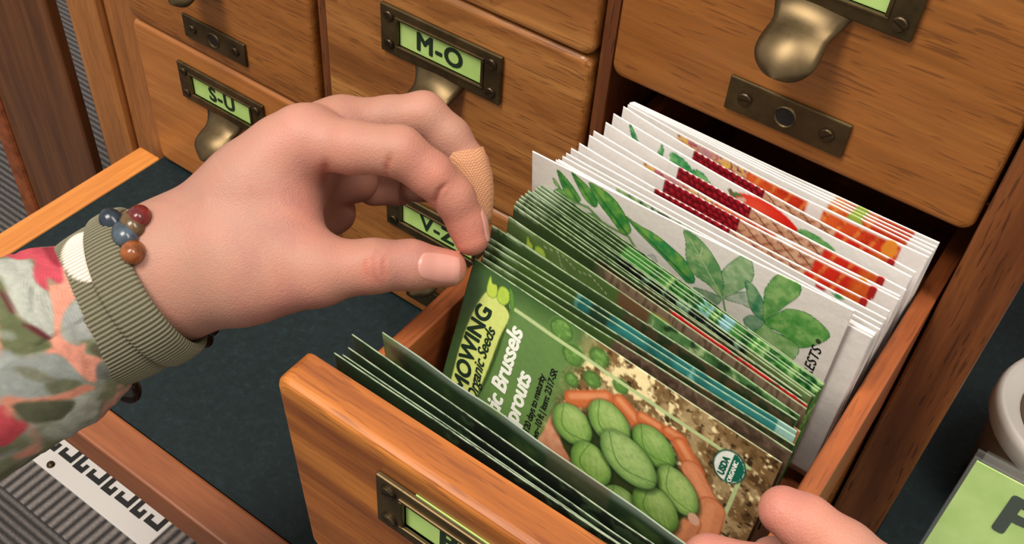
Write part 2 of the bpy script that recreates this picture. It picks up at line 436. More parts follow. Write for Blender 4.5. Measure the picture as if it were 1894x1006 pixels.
# ------------------------------------------------------------------ right side: counter, tubs, sign
ct = empty('counter', (.55, .1, -.65), 'teal topped counter to the right of the card cabinet', 'counter')
bm = bmesh.new(); box(bm, .1845, .95, -.30, .45, -.2480, -.2266, bev=.001); finish('counter_top', bm, M_LINO, ct)
bm = bmesh.new(); box(bm, .20, .94, -.28, .44, -.65, -.2482); finish('counter_body', bm, M_STILE, ct)
m_tub, ns, ls, b = mat('cloudy_plastic', L4(150, 128, 108), .35, **{'Transmission Weight': .25})
m_lid = mat('white_plastic_lid', L4(206, 200, 194), .35)[0]
m_in = mat('brown_tub_content', L4(86, 66, 50), .7)[0]
def tub(c, r, h, label):
    t = empty('plastic_tub', c, label, 'tub')
    bm = bmesh.new(); lathe(bm, [(r*.80, 0), (r*.84, .003), (r*.95, h-.006), (r*.95, h), (r*.92, h), (r*.90, h-.01), (r*.80, .004)], c, (0, 0, 1), 56, close=True); finish('body', bm, m_tub, t, smooth=True)
    z = h-.006
    bm = bmesh.new(); lathe(bm, [(r*1.0, z-.004), (r*1.03, z-.002), (r*1.03, z+.006), (r*1.0, z+.010), (r*.93, z+.010), (r*.90, z+.004), (r*.2, z+.003), (.0005, z+.003)], c, (0, 0, 1), 56); finish('lid', bm, m_lid, t, smooth=True)
    bm = bmesh.new(); lathe(bm, [(r*.72, z+.0034), (r*.72, z+.0045), (.0005, z+.0045)], c, (0, 0, 1), 40); finish('lid_disc', bm, m_in, t)
    return t
tub((.247, .106, -.2264), .0450, .066, 'round plastic tub with white rimmed lid beside the green sign')
tub((.285, .235, -.2264), .055, .120, 'taller dim plastic tub behind the white lidded tub')
sg = empty('tabletop_sign', (.26, -.02, -.2264), 'green paper sign with dark letters in a clear plastic stand', 'sign')
lean = R(7); SX0 = .2003; SZT = -.0835
def sp(x, z, d=0): return Vector((SX0+x, -.020-(z)*math.tan(lean)*-1-d, SZT+z))   # z negative downwards
def slab(x0, x1, z0, z1, d0, d1):
    bm = bmesh.new(); box(bm, x0, x1, d0, d1, z0, z1)
    for v_ in bm.verts: v_.co = sp(v_.co.x, v_.co.z, v_.co.y)
    bmesh.ops.recalc_face_normals(bm, faces=bm.faces); return bm
finish('sign_sheet', slab(.0015, .118, -.1405, -.003, .0, .0006), M_CARD, sg)
m_acr, ns, ls, b = mat('clear_acrylic', (.9, .95, .92, 1), .04, Alpha=.035)
finish('acrylic_front', slab(0, .120, -.1425, 0, .0014, .0026), m_acr, sg)
finish('acrylic_back', slab(0, .120, -.1425, 0, -.0030, -.0014), m_acr, sg)
bm = bmesh.new(); cyl(bm, sp(.062, .0015, .001), (1, 0, 0), .0028, .118, 16); finish('top_roll', bm, m_acr, sg, smooth=True)
def sgf(a, b_, c_): 
    return sp(a+.0185, b_-.0300, .0008+c_)-Vector(sg.location)
text_on(sg, 'PL', M_INK, sgf, .0290, bold=.0012)

# ------------------------------------------------------------------ painted seed packet artwork
class Art:
    def __init__(s, X, Y, base): s.X, s.Y = X, Y; s.C = np.ones(X.shape+(3,))*np.array(base, float)
    def mix(s, a, c):
        a = np.clip(a, 0, 1)[..., None]; s.C = s.C*(1-a)+np.asarray(c, float)*a
    def inside(s, pts, soft=.25):
        pts = np.array(pts, float); n = len(pts); ins = np.zeros(s.X.shape, bool); d = np.full(s.X.shape, 1e9)
        for i in range(n):
            a, b = pts[i], pts[(i+1) % n]
            e = b-a; L = max(1e-9, e@e); h = np.clip(((s.X-a[0])*e[0]+(s.Y-a[1])*e[1])/L, 0, 1)
            d = np.minimum(d, np.hypot(s.X-a[0]-h*e[0], s.Y-a[1]-h*e[1]))
            c = (a[1] > s.Y) != (b[1] > s.Y)
            xi = a[0]+(s.Y-a[1])*e[0]/(e[1] if abs(e[1]) > 1e-9 else 1e-9)
            ins ^= c & (s.X < xi)
        sd = np.where(ins, d, -d)
        return np.clip(sd/soft+.5, 0, 1), d
    def poly(s, pts, c, soft=.25, edge=None, ew=.35, grad=None, smooth=True):
        if smooth: pts = spline(pts)
        a, d = s.inside(pts, soft)
        col = np.asarray(c, float)
        if grad is not None:
            k = np.clip(fbm(s.X, s.Y, 3.2, 5), 0, 1)[..., None]; k = np.clip((k-.3)/.4, 0, 1); col = col*(1-k)+np.asarray(grad, float)*k
            a_ = a[..., None]; s.C = s.C*(1-a_)+col*a_
        else: s.mix(a, c)
        if edge is not None: s.mix(a*np.clip(1-d/ew, 0, 1), edge)
    def line(s, pts, wd, c, soft=.2):
        pts = np.array(pts, float); d = np.full(s.X.shape, 1e9)
        for a, b in zip(pts[:-1], pts[1:]):
            e = b-a; L = max(1e-9, e@e); h = np.clip(((s.X-a[0])*e[0]+(s.Y-a[1])*e[1])/L, 0, 1)
            d = np.minimum(d, np.hypot(s.X-a[0]-h*e[0], s.Y-a[1]-h*e[1]))
        s.mix((wd/2-d)/soft+.5, c)
    def ell(s, cx, cy, rx, ry, ang, c, soft=.15):
        ca, sa = math.cos(R(ang)), math.sin(R(ang)); dx, dy = s.X-cx, s.Y-cy
        u, v = (dx*ca+dy*sa)/rx, (-dx*sa+dy*ca)/ry; q = np.hypot(u, v)
        s.mix((1-q)/soft+.5, c); return u, v, q
def spline(pts, n=5):
    pts = np.array(pts, float); N = len(pts); out = []
    for i in range(N):
        p0, p1, p2, p3 = pts[i-1], pts[i], pts[(i+1) % N], pts[(i+2) % N]
        for t in np.linspace(0, 1, n, endpoint=False):
            out.append(.5*((2*p1)+(-p0+p2)*t+(2*p0-5*p1+4*p2-p3)*t*t+(-p0+3*p1-3*p2+p3)*t**3))
    return out
def sprout(A, cx, cy, rx, ry, ang, c, seed):
    A.ell(cx+.4, cy+.7, rx*1.05, ry*1.05, ang, (26, 44, 22), .3)
    u, v, q = A.ell(cx, cy, rx, ry, ang, c, .08)
    m = (q < 1)
    A.mix(m*np.clip((q-.74)*2.2, 0, .5), (60, 100, 44))
    A.mix(m*np.clip(1.1-np.hypot(u+.25, v+.35)*1.1, 0, 1)*.6, (196, 216, 142))
    for k in (-.45, -.15, .2, .5):
        A.mix(m*np.clip(1-np.abs(v-k*(1-u*u*.6)-.12*np.sin(u*3))/.05, 0, 1)*.35, (190, 214, 140))
    A.mix(m*np.clip((fbm(A.X, A.Y, 1.6, seed)-.55)*2, 0, .18), (96, 140, 66))
    A.mix(m*np.clip(1-np.abs(v-.55*np.cos(u*2.2))/.06, 0, 1)*.6, (52, 92, 40))
def soil(A, a):
    k = fbm(A.X, A.Y, 6.0, 11, 5); k2 = fbm(A.X, A.Y, 2.4, 21, 4)
    c = np.ones(A.C.shape)*np.array((126, 98, 62.))
    def lay(t, f, col): 
        nonlocal c
        t = np.clip((t-f)*9, 0, 1)[..., None]; c = c*(1-t)+np.array(col, float)*t
    lay(k, .54, (172, 148, 106)); lay(.46-k+.0+.5, .56, (86, 62, 38)); lay(k2, .64, (196, 174, 128)); lay(1-k2, .63, (58, 42, 26))
    t9 = np.clip(1-np.hypot(A.X-72, A.Y-6)/26, 0, 1); lay(fbm(A.X, A.Y, 3.2, 31)+t9*.22, .66, (244, 226, 172))
    a = np.clip(a, 0, 1)[..., None]; A.C = A.C*(1-a)+c*a
def art_main(X, Y, w, h):
    A = Art(X, Y, (100, 134, 76))
    A.mix(np.clip((fbm(X, Y, 14, 3)-.35)*2, 0, 1)*.55, (112, 148, 76))
    A.mix(np.clip(1-X/24, 0, 1)*1.2, (60, 88, 50)); A.mix(np.clip((9-Y)/9, 0, 1)*np.clip(1-(X-30)/40, 0, 1), (58, 88, 46))
    # picture on the right: soil with blurred sprouts at left
    soil(A, np.clip((X-52+Y*.10+6*fbm(X, Y, 6, 8))/9, 0, 1))
    for (px, r_) in [((41.8, 4.9), 5.0), ((48.8, 11.2), 4.6), ((58.4, 5.7), 4.0), ((58.5, 15.6), 3.6), ((69.1, 11.0), 3.2), ((51.1, 20.9), 3.0)]:
        u, v, q = A.ell(px[0], px[1], r_, r_*.9, 0, (96, 140, 66), .5); A.mix((q < 1)*np.clip(q-.5, 0, .5), (50, 82, 36))
        A.mix((q < .8)*np.clip((fbm(X, Y, 1.5, 4)-.5)*3, 0, .5), (150, 184, 104))
    # border lines
    lc = (186, 204, 146)
    A.line([(19, 8.8), (119.5, 10.2)], 1.5, lc); A.line([(118.2, 10), (117.5, 76)], 1.5, lc)
    # hand
    sk = (222, 160, 124)
    fing = (206, 112, 64)
    A.poly([(46.2, 50.9), (47.8, 38.9), (51.0, 30.7), (52.8, 25.3), (57.1, 25.6), (59.5, 38.5), (60.3, 54.6), (71.2, 60.7), (60, 83), (40, 83)], sk, .5, grad=(204, 132, 98))
    for a_, b_, r_ in (((53.6, 28.1), (65.8, 19.3), 3.4), ((70.9, 17.3), (78.1, 20.4), 3.3), ((80.4, 17.8), (86.9, 17.5), 2.8), ((90.6, 16.7), (95.3, 16.6), 2.7),
                       ((96.0, 18.7), (103.9, 25.3), 3.4), ((102.4, 26.1), (113.3, 37.4), 4.2), ((113.3, 37.4), (114.5, 54.9), 5.2), ((107.4, 48.8), (107.0, 63.5), 5.0)):
        A.line([a_, b_], r_*2, (176, 92, 56), .8); A.line([a_, b_], r_*2-.9, fing if a_[0] < 100 else (216, 138, 96), .8)
        A.line([(a_[0]-.6, a_[1]-.8), (b_[0]-.6, b_[1]-.8)], r_*.7, (230, 150, 104), 1.2)
    A.poly([(53.2, 45.8), (63.1, 30.4), (90.9, 25.1), (102.4, 35.2), (104.7, 51.1), (89.0, 58.5), (65.5, 56.4)], (52, 64, 32), 1.0)
    for q in (((56.5, 38.6), 8.6, 8.0, 35, (136, 176, 86)), ((69.5, 28.4), 9.4, 7.8, 35, (142, 182, 92)), ((87.3, 26.4), 9.2, 7.2, 28, (118, 166, 74)),
              ((67.7, 50.7), 9.6, 8.2, 60, (134, 180, 80)), ((100.2, 38.6), 10.4, 7.2, 46, (150, 188, 98)), ((83.1, 60.3), 8.4, 7.6, 40, (112, 158, 70)),
              ((95.2, 52.6), 10.4, 8.6, 50, (124, 166, 74)), ((80.3, 38.6), 12.6, 8.8, 24, (152, 190, 108))):
        sprout(A, q[0][0], q[0][1], q[1], q[2], q[3], q[4], int(q[1]*10))
    A.ell(*(109.0, 46.7), 2.8, 2.2, 60, (226, 176, 150), .2)
    # banner and emblem
    ban = [(9.1, 7.2), (13.9, 3.8), (19.8, 10.1), (20.5, 26.3), (19.3, 42.5), (16.8, 56.9), (14, 78), (3.4, 80), (3.0, 52), (3.8, 42.1), (4.7, 24.4), (7.1, 13.2)]
    A.poly(ban, (60, 84, 40), .6); 
    ban2 = [(7.8, 10.5), (11.2, 7.4), (16.0, 9.4), (20.6, 12.7), (19.4, 22.5), (18.4, 38), (16.6, 55), (15.6, 78), (4.6, 78), (4.4, 57), (4.1, 37), (5.2, 22)]
    A.poly(ban2, (204, 216, 122), .25, edge=(70, 96, 44), ew=.4)
    A.poly([(8.6, 2.2), (10.0, 4.6), (12.2, 4.4), (13.2, 8.2), (11.6, 10.2), (9.0, 9.6), (8.2, 6.0)], (182, 206, 78), .2, edge=(84, 120, 44))
    A.poly([(13.2, 4.6), (15.4, 3.0), (18.0, 4.2), (18.6, 7.6), (16.6, 10.2), (13.6, 9.2)], (172, 200, 76), .2, edge=(70, 110, 44))
    A.poly([(17.2, 2.2), (19.4, 3.4), (21.2, 7.2), (21.4, 11.6), (19.6, 8.8), (18.4, 6.0)], (92, 142, 62), .2, edge=(44, 80, 32))
    # round organic seal
    u, v, q = A.ell(113.4, 14.9, 7.3, 5.9, 90, (14, 74, 60), .05)
    u, v, q = A.ell(113.4, 14.9, 6.7, 5.3, 90, (236, 240, 232), .05)
    A.mix((q < .97)*np.clip((A.X-113.4)*3+.5, 0, 1), (20, 104, 84))
    return A.C
def art_okra(X, Y, w, h):
    A = Art(X, Y, (238, 232, 225))
    G1, G2, G3 = (64, 138, 70), (148, 190, 112), (34, 92, 58)
    def leaf(pts, c=G1, g=G2, e=G3): A.poly(pts, c, .25, edge=e, ew=.35, grad=g)
    def pod(pts, ax, c=(58, 140, 62)):
        A.poly(pts, c, .25, edge=(30, 96, 52), ew=.5, grad=(132, 186, 84))
        (x0, y0), (x1, y1) = ax
        a_, _ = A.inside(spline(pts)); L_ = math.hypot(x1-x0, y1-y0); nx, ny = -(y1-y0)/L_, (x1-x0)/L_
        for k in (-1.2, 0, 1.2):
            d = np.abs((X-x0)*nx+(Y-y0)*ny-k*(.6+.4*np.sin(((X-x0)*ny*-1)*.1))); A.mix(a_*np.clip(1-d/.35, 0, 1)*.55, (26, 92, 50))
    sx = 1
    A.line([(18, 14), (26, 13.6), (32.5, 17.3), (38.8, 17.8), (44.1, 17.6), (48, 21.8), (52, 26), (58, 40), (60, 60), (62, 85)], 1.3, (132, 168, 106))
    leaf([(10.3, 14.3), (13.3, 11.2), (18.9, 12.6), (22.1, 13.3), (18.3, 15.6), (13.5, 15.8)])
    leaf([(9.6, 7.8), (11.7, 9.0), (13.4, 11.4), (10.5, 10.6)])
    pod([(11.2, 3.0), (15.3, 4.5), (19.9, 8.4), (22.4, 11.8), (19.9, 13.8), (14.9, 11.8)], ((11, 3), (21, 13)))
    pod([(17.4, .6), (21.3, 1.7), (26.0, 4.1), (29.6, 9.0), (28.3, 12.0), (24.1, 10.2), (20.4, 5.7)], ((17.4, .6), (28.6, 11.5)))
    pod([(25.2, 1.9), (27.3, .9), (33.3, 1.8), (38.9, 5.0), (44.4, 12.5), (44.0, 16.4), (41.0, 17.6), (34.6, 12.6), (29.0, 7.8)], ((25.2, 1.5), (43, 16.5)))
    pod([(41.0, 8.2), (46.0, 9.2), (54.5, 9.8), (62.3, 12.2), (68.6, 15.2), (73.5, 21.6), (71.0, 25.0), (66, 22.6), (58.1, 18.2), (48.3, 13.4)], ((42, 9), (72, 23.5)), (54, 148, 84))
    leaf([(23.6, 18.5), (27.7, 15.5), (31.4, 17.2), (30.8, 19.8), (26.4, 20.0)], (46, 122, 82))
    A.poly([(53, 22), (55.4, 20), (57.4, 22.5), (55.6, 25), (53.5, 24.6)], (206, 208, 206), .3, edge=(120, 140, 130))
    A.line([(85.5, 23.6), (87.5, 29), (89, 34), (91, 44), (90, 60)], .8, (110, 150, 92))
    A.line([(102.4, 25), (98, 40), (92, 60)], .8, (110, 150, 92))
    leaf([(65.0, 1.4), (69.5, 1.1), (74, 3.2), (77.6, 6.0), (82.3, 11.6), (85.5, 23.6), (79.1, 20.8), (72.2, 19.2), (68.4, 14.6), (66.6, 6.3)], (96, 154, 92), (160, 192, 130))
    leaf([(88.5, -1), (91.6, 0), (94.1, 7.9), (89.9, 17.0), (85.5, 23.6), (84.2, 16.1), (82.3, 11.6), (85.0, 4.6)], (128, 172, 116), (176, 200, 156))
    leaf([(73.4, 25.7), (79.9, 23.6), (84.9, 24.1), (83.0, 29.1), (76.8, 28.5)], (120, 156, 120), (164, 186, 150))
    leaf([(85.9, 23.0), (92.9, 14.8), (98.4, 20.4), (92.2, 21.8)], (140, 168, 142), (190, 204, 182))
    leaf([(91.5, 10.1), (95.4, 10.5), (101.2, 17.1), (102.6, 24.8), (96.8, 22.1), (93.4, 15.4)], (62, 132, 92), (140, 180, 130))
    leaf([(101.7, .6), (105.2, -.6), (110.1, .2), (111.1, 5.0), (107.3, 13.7), (102.6, 24.2), (99.4, 12.1), (99.8, 5.8)], (86, 152, 76), (146, 188, 112))
    leaf([(102.6, 24.6), (106, 17.5), (109.6, 12.6), (117.5, 10.9), (126.0, 16.1), (118.1, 27.7), (110.4, 26.1)], (78, 152, 66), (142, 190, 108))
    leaf([(102.2, 25.5), (107.2, 26.3), (117.2, 27.6), (116.2, 36.9), (109.9, 39.0), (100.7, 33.3)], (118, 174, 96), (166, 200, 138))
    leaf([(95.0, 28.6), (97.6, 24.0), (102.6, 24.8), (99.1, 32.6)], (96, 146, 108), (150, 180, 150))
    vein = (196, 214, 168)
    for a_, b_ in (((85.4, 23.4), (68, 4)), ((85.4, 23.4), (90, 2)), ((102.4, 24.8), (93, 12)), ((102.4, 24.8), (107, 3)), ((102.4, 24.8), (122, 17)), ((102.4, 24.8), (110, 36)), ((85.4, 23.4), (76, 27)), ((102.4, 24.8), (97, 29))):
        A.line([a_, b_], .3, vein)
        for t in (.3, .5, .7):
            mx, my = a_[0]+(b_[0]-a_[0])*t, a_[1]+(b_[1]-a_[1])*t; dx, dy = (b_[0]-a_[0])*.14, (b_[1]-a_[1])*.14
            A.line([(mx, my), (mx+dx-dy*.9, my+dy+dx*.9)], .18, vein); A.line([(mx, my), (mx+dx+dy*.9, my+dy-dx*.9)], .18, vein)
        return A.C
def rasp(A, x0, x1, ytop=.5, ybot=40):
    a = np.clip((A.X-x0)*1.2, 0, 1)*np.clip((x1-A.X)*1.5, 0, 1)*np.clip((A.Y-ytop*(1-.7*np.clip((A.X-x0)/(x1-x0), 0, 1))+1.1*np.abs(np.sin((A.X-x0)*1.05)))*1.5, 0, 1)*np.clip((ybot-A.Y)*1.5, 0, 1)
    s = 3.0; wx = A.X+2.4*(fbm(A.X, A.Y, 4, 51)-.5); wy = A.Y+2.4*(fbm(A.X, A.Y, 4, 57)-.5); row = np.floor(wy/(s*.86)); gx = (wx+(row % 2)*s/2)/s; u = (gx-np.floor(gx)-.5)*2; v = (wy/(s*.86)-row-.5)*2; q = np.hypot(u, v)
    A.mix(a, (122, 14, 26)); A.mix(a*np.clip(1.05-q, 0, 1)*1.1, (190, 30, 44)); A.mix(a*np.clip(.5-np.hypot(u+.2, v+.4), 0, 1)*.9, (226, 92, 96)); A.mix(a*np.clip((q-.85)*3, 0, .7), (74, 6, 16))
def basket(A, x0, x1, y0=0, y1=60):
    a = np.clip((A.X-x0)*1.2, 0, 1)*np.clip((x1-A.X)*1.2, 0, 1)*np.clip((A.Y-y0)*1.2, 0, 1)
    A.mix(a, (214, 160, 126)); k = np.sin(A.X*1.1+A.Y*1.4+3*fbm(A.X, A.Y, 5, 2))
    A.mix(a*np.clip(k*2-1.1, 0, .8), (150, 82, 56)); A.mix(a*np.clip(fbm(A.X, A.Y, 3, 9)*4-2.3, 0, .8), (236, 196, 164))
    A.mix(a*np.clip((np.sin(A.X*.8-A.Y*1.3)-.86)*6, 0, .9), (84, 46, 34))
def pumpkin(A, x0, x1, y0=0, y1=60, c=(232, 96, 40), seed=1):
    a = np.clip((A.X-x0)*1.0, 0, 1)*np.clip((x1-A.X)*1.2, 0, 1)*np.clip((A.Y-y0)*1.2, 0, 1)*np.clip((y1-A.Y)*1.2, 0, 1)
    t = np.clip((A.X-x0)/(x1-x0), 0, 1)[..., None]; col = np.array(c, float)*(1-t)+np.array((206, 44, 24.))*t
    a_ = a[..., None]; A.C = A.C*(1-a_)+col*a_
    A.mix(a*np.clip(np.sin((A.X-x0)*.9+.25*A.Y+seed)*2-1.2, 0, .7), (246, 168, 84)); A.mix(a*np.clip((fbm(A.X, A.Y, 2, seed)-.55)*4, 0, .5), (178, 40, 16))
def flowers(A, x0, x1, y0=0, y1=60):
    a = np.clip((A.X-x0), 0, 1)*np.clip((x1-A.X), 0, 1)*np.clip((A.Y-y0), 0, 1)
    A.mix(a*.85, (232, 178, 110)); A.mix(a*np.clip((fbm(A.X, A.Y, 2.2, 6)-.52)*9, 0, 1), (196, 110, 130)); A.mix(a*np.clip((fbm(A.X, A.Y, 1.6, 16)-.6)*9, 0, 1), (110, 60, 90)); A.mix(a*np.clip((fbm(A.X, A.Y, 1.8, 26)-.6)*9, 0, 1), (250, 206, 70))
WHITE = (244, 240, 236)
def art_rasp(X, Y, w, h):
    A = Art(X, Y, WHITE); basket(A, 72, 108, .4); rasp(A, 38, 73, .5); pumpkin(A, 104, 127.5, .4, c=(226, 52, 34), seed=3); A.mix(np.clip((X-118)*.4, 0, 1)*np.clip((127-X)*2, 0, 1)*np.clip(Y-.5, 0, 1)*.8, (224, 110, 40)); A.ell(127.5, 3, 1.3, 5, 0, (176, 36, 34)); return A.C
def art_tomato(X, Y, w, h):
    A = Art(X, Y, WHITE)
    for pts in ([(9, .3), (11, 1.5), (15, 6.5), (17, 10), (12, 7), (9.5, 3)], [(26, 1), (27.5, 3), (27.5, 9), (25.5, 8), (25.4, 4)], [(31, 2.5), (34, 1.5), (40, 3), (44, 7), (42, 12), (36, 12), (32, 8)], [(42, 6), (46, 3), (52, 6), (62, 13), (58, 16), (48, 14)]):
        A.poly(pts, (46, 140, 80), .3, edge=(30, 100, 60), ew=.4, grad=(140, 200, 130))
    u, v, q = A.ell(78, 12, 19, 11.5, 6, (228, 38, 26), .04); A.mix((q < 1)*np.clip(.8-np.hypot(u+.3, v+.5), 0, 1), (250, 110, 76))
    A.ell(62, 5, 2.6, 1.2, 30, (120, 110, 70)); A.ell(66, 6, 2.8, 1.3, -40, (224, 190, 170)); A.ell(64, 4, 2.2, .8, -20, (80, 130, 70))
    A.poly([(92, 5), (97, 3.2), (106, 4.5), (108, 8), (100, 12), (93, 12)], (48, 140, 74), .3, grad=(150, 200, 120))
    return A.C
def art_flower(X, Y, w, h):
    A = Art(X, Y, WHITE); flowers(A, 26, 61, .4); A.mix(np.clip((X-36), 0, 1)*np.clip((45-X), 0, 1)*np.clip(Y-.4, 0, 1)*.8, (206, 150, 160)); pumpkin(A, 60, 88, .4, c=(240, 118, 54), seed=2); pumpkin(A, 94, 127, 1.0, c=(238, 110, 48), seed=5); A.ell(123, 5, 3, 5, 0, (240, 150, 50)); return A.C
def art_pumpkin(X, Y, w, h):
    A = Art(X, Y, WHITE); pumpkin(A, 94, 127.5, .3, c=(236, 128, 50), seed=4)
    A.poly([(104, 0), (108, 0), (110, 6), (106, 12), (102, 8)], (164, 190, 84), .3, edge=(110, 140, 50)); A.mix(np.clip((X-112)*.6, 0, 1)*np.clip((127.5-X)*1.4, 0, 1)*np.clip(Y-.3, 0, 1)*.8, (206, 56, 30)); return A.C
def art_greenstrip(X, Y, w, h):
    A = Art(X, Y, (238, 234, 230)); a = np.clip((X-26), 0, 1)*np.clip((92-X), 0, 1)*np.clip((Y-.6)*2, 0, 1)
    A.mix(a*.8, (120, 172, 92)); A.mix(a*np.clip((fbm(X, Y, 2.2, 3)-.48)*8, 0, 1), (26, 62, 40)); A.mix(a*np.clip((fbm(X, Y, 3, 13)-.55)*8, 0, 1), (226, 232, 216)); return A.C
def art_thinwhite(X, Y, w, h):
    A = Art(X, Y, (238, 234, 230)); A.ell(112, 1.6, 2.2, .8, 0, (196, 30, 44)); A.ell(119, 1.4, 2.4, .8, 0, (70, 150, 80)); return A.C
def green_base(X, Y, w, col=(58, 82, 38), col2=(78, 106, 50)):
    A = Art(X, Y, col); A.mix(np.clip((fbm(X, Y, 20, 6)-.35)*2, 0, .8), col2)
    return A
def gpart(A, x0, x1=200, s=2.0): return np.clip((A.X-x0)/s, 0, 1)*np.clip((x1-A.X)/s, 0, 1)
def art_dirt(X, Y, w, h):
    A = green_base(X, Y, w); a = gpart(A, 58); A.mix(a, (88, 70, 56)); A.mix(a*np.clip((fbm(X, Y, 1.4, 3)-.5)*5, 0, .6), (118, 96, 78)); A.mix(a*np.clip((fbm(X, Y, 4, 33)-.55)*5, 0, .7), (60, 46, 36)); return A.C
def art_teal(X, Y, w, h):
    A = green_base(X, Y, w); a = gpart(A, 40); A.mix(a, (52, 126, 122)); A.mix(a*np.clip((fbm(X, Y, 9, 3)-.45)*5, 0, 1)*.8, (34, 88, 82)); A.mix(a*np.clip((fbm(X, Y, 5, 23)-.62)*7, 0, 1), (128, 182, 168))
    A.mix(gpart(A, 46, 56), (36, 60, 44)); A.poly([(88, 9), (104, 5), (128, 7), (128, 30), (92, 30)], (80, 66, 44), .5); A.mix(gpart(A, 121, 200, .6), (150, 190, 180)); return A.C
def art_orange(X, Y, w, h):
    A = green_base(X, Y, w); a = gpart(A, 48); A.mix(a, (216, 138, 104)); A.mix(a*np.clip((fbm(X, Y, 1.8, 3)-.52)*9, 0, 1), (150, 62, 44)); A.mix(a*np.clip((fbm(X, Y, 4, 13)-.6)*7, 0, 1)*.7, (92, 44, 34)); return A.C
def leafem(A, x, y, s=1.0):
    A.poly([(x, y), (x+1.5*s, y+2.4*s), (x+2.8*s, y+3*s), (x+3.4*s, y+6.8*s), (x+1.6*s, y+8*s), (x+.2*s, y+5*s)], (182, 206, 78), .2, edge=(84, 120, 44))
    A.poly([(x+4.6*s, y+2.4*s), (x+8*s, y+1.8*s), (x+10*s, y+5.4*s), (x+8*s, y+8*s), (x+5*s, y+7*s)], (172, 200, 76), .2, edge=(70, 110, 44))
def art_pepper(X, Y, w, h):
    A = green_base(X, Y, w, (78, 104, 52), (98, 124, 66)); leafem(A, 10, 2.5)
    A.mix(gpart(A, 52), (108, 80, 54)); a = gpart(A, 66)
    A.mix(a, (96, 142, 84)); A.mix(a*np.clip((fbm(X, Y, 5, 3)-.5)*9, 0, 1), (34, 60, 34)); A.mix(a*np.clip((fbm(X, Y, 4, 13)-.58)*9, 0, 1), (170, 196, 140)); A.mix(a*np.clip((np.sin(X*.55)-.3)*4, 0, 1)*.6, (70, 120, 66))
    A.line([(18, 3), (26, 1), (34, 4), (40, 2), (48, 5)], .25, (186, 196, 160)); A.line([(24, 0), (27, 6), (33, 9)], .25, (170, 184, 146)); return A.C
def art_wood(X, Y, w, h):
    A = green_base(X, Y, w, (48, 66, 34), (60, 80, 42)); a = gpart(A, 40, 200, 8); A.mix(a, (132, 112, 90)); k = fbm(X*3, Y*.35, 3, 3); A.mix(a*np.clip((k-.5)*6, 0, .8), (88, 70, 54)); A.ell(74, 10, 9, 6, 10, (176, 170, 60), .2); return A.C
def art_red(X, Y, w, h):
    A = green_base(X, Y, w, (46, 64, 34), (58, 80, 40)); A.mix(gpart(A, 74), (196, 32, 42)); A.mix(gpart(A, 100, 130)*np.clip((fbm(X, Y, 3, 3)-.5)*8, 0, 1), (60, 60, 40)); A.mix(gpart(A, 40, 74), (50, 36, 26)); return A.C
def art_dark(X, Y, w, h):
    A = green_base(X, Y, w, (40, 62, 34), (52, 76, 40)); A.mix(gpart(A, 46), (18, 22, 20)); A.mix(gpart(A, 50)*np.clip((fbm(X, Y, 4, 3)-.56)*9, 0, 1), (120, 160, 130)); A.mix(gpart(A, 104)*.8, (110, 130, 74)); return A.C
def art_leafy(X, Y, w, h):
    A = green_base(X, Y, w, (44, 66, 36), (56, 82, 44)); a = gpart(A, 44); A.mix(a, (72, 142, 62)); A.mix(a*np.clip((fbm(X, Y, 4, 3)-.5)*8, 0, 1), (28, 80, 40)); A.mix(a*np.clip((fbm(X, Y, 3, 13)-.58)*9, 0, 1), (156, 200, 120)); A.mix(gpart(A, 76, 96)*np.clip((fbm(X, Y, 3, 43)-.5)*9, 0, 1), (140, 190, 200)); return A.C
def art_plain(X, Y, w, h):
    A = green_base(X, Y, w, (46, 66, 34), (62, 86, 44)); A.mix(gpart(A, 60), (70, 60, 40)); A.mix(gpart(A, 60)*np.clip((fbm(X, Y, 4, 3)-.5)*8, 0, 1), (36, 50, 30)); return A.C
def art_deep(X, Y, w, h):
    A = green_base(X, Y, w, (30, 44, 30), (42, 60, 38)); A.mix(gpart(A, 50), (24, 30, 24)); A.mix(gpart(A, 46)*np.clip((fbm(X, Y, 5, 3)-.56)*8, 0, .6), (70, 92, 58)); return A.C
def art_plastic(X, Y, w, h):
    A = green_base(X, Y, w, (36, 58, 38), (60, 86, 54)); A.mix(np.clip((5-Y)/3, 0, 1)*.85, (150, 164, 150)); A.mix(np.clip((fbm(X, Y, 12, 43)-.5)*5, 0, 1)*.5, (112, 140, 70)); A.mix(gpart(A, 70, 96)*np.clip(1-Y/40, 0, 1)*.6, (120, 110, 84)); return A.C  # grey band along the top edge is a painted highlight

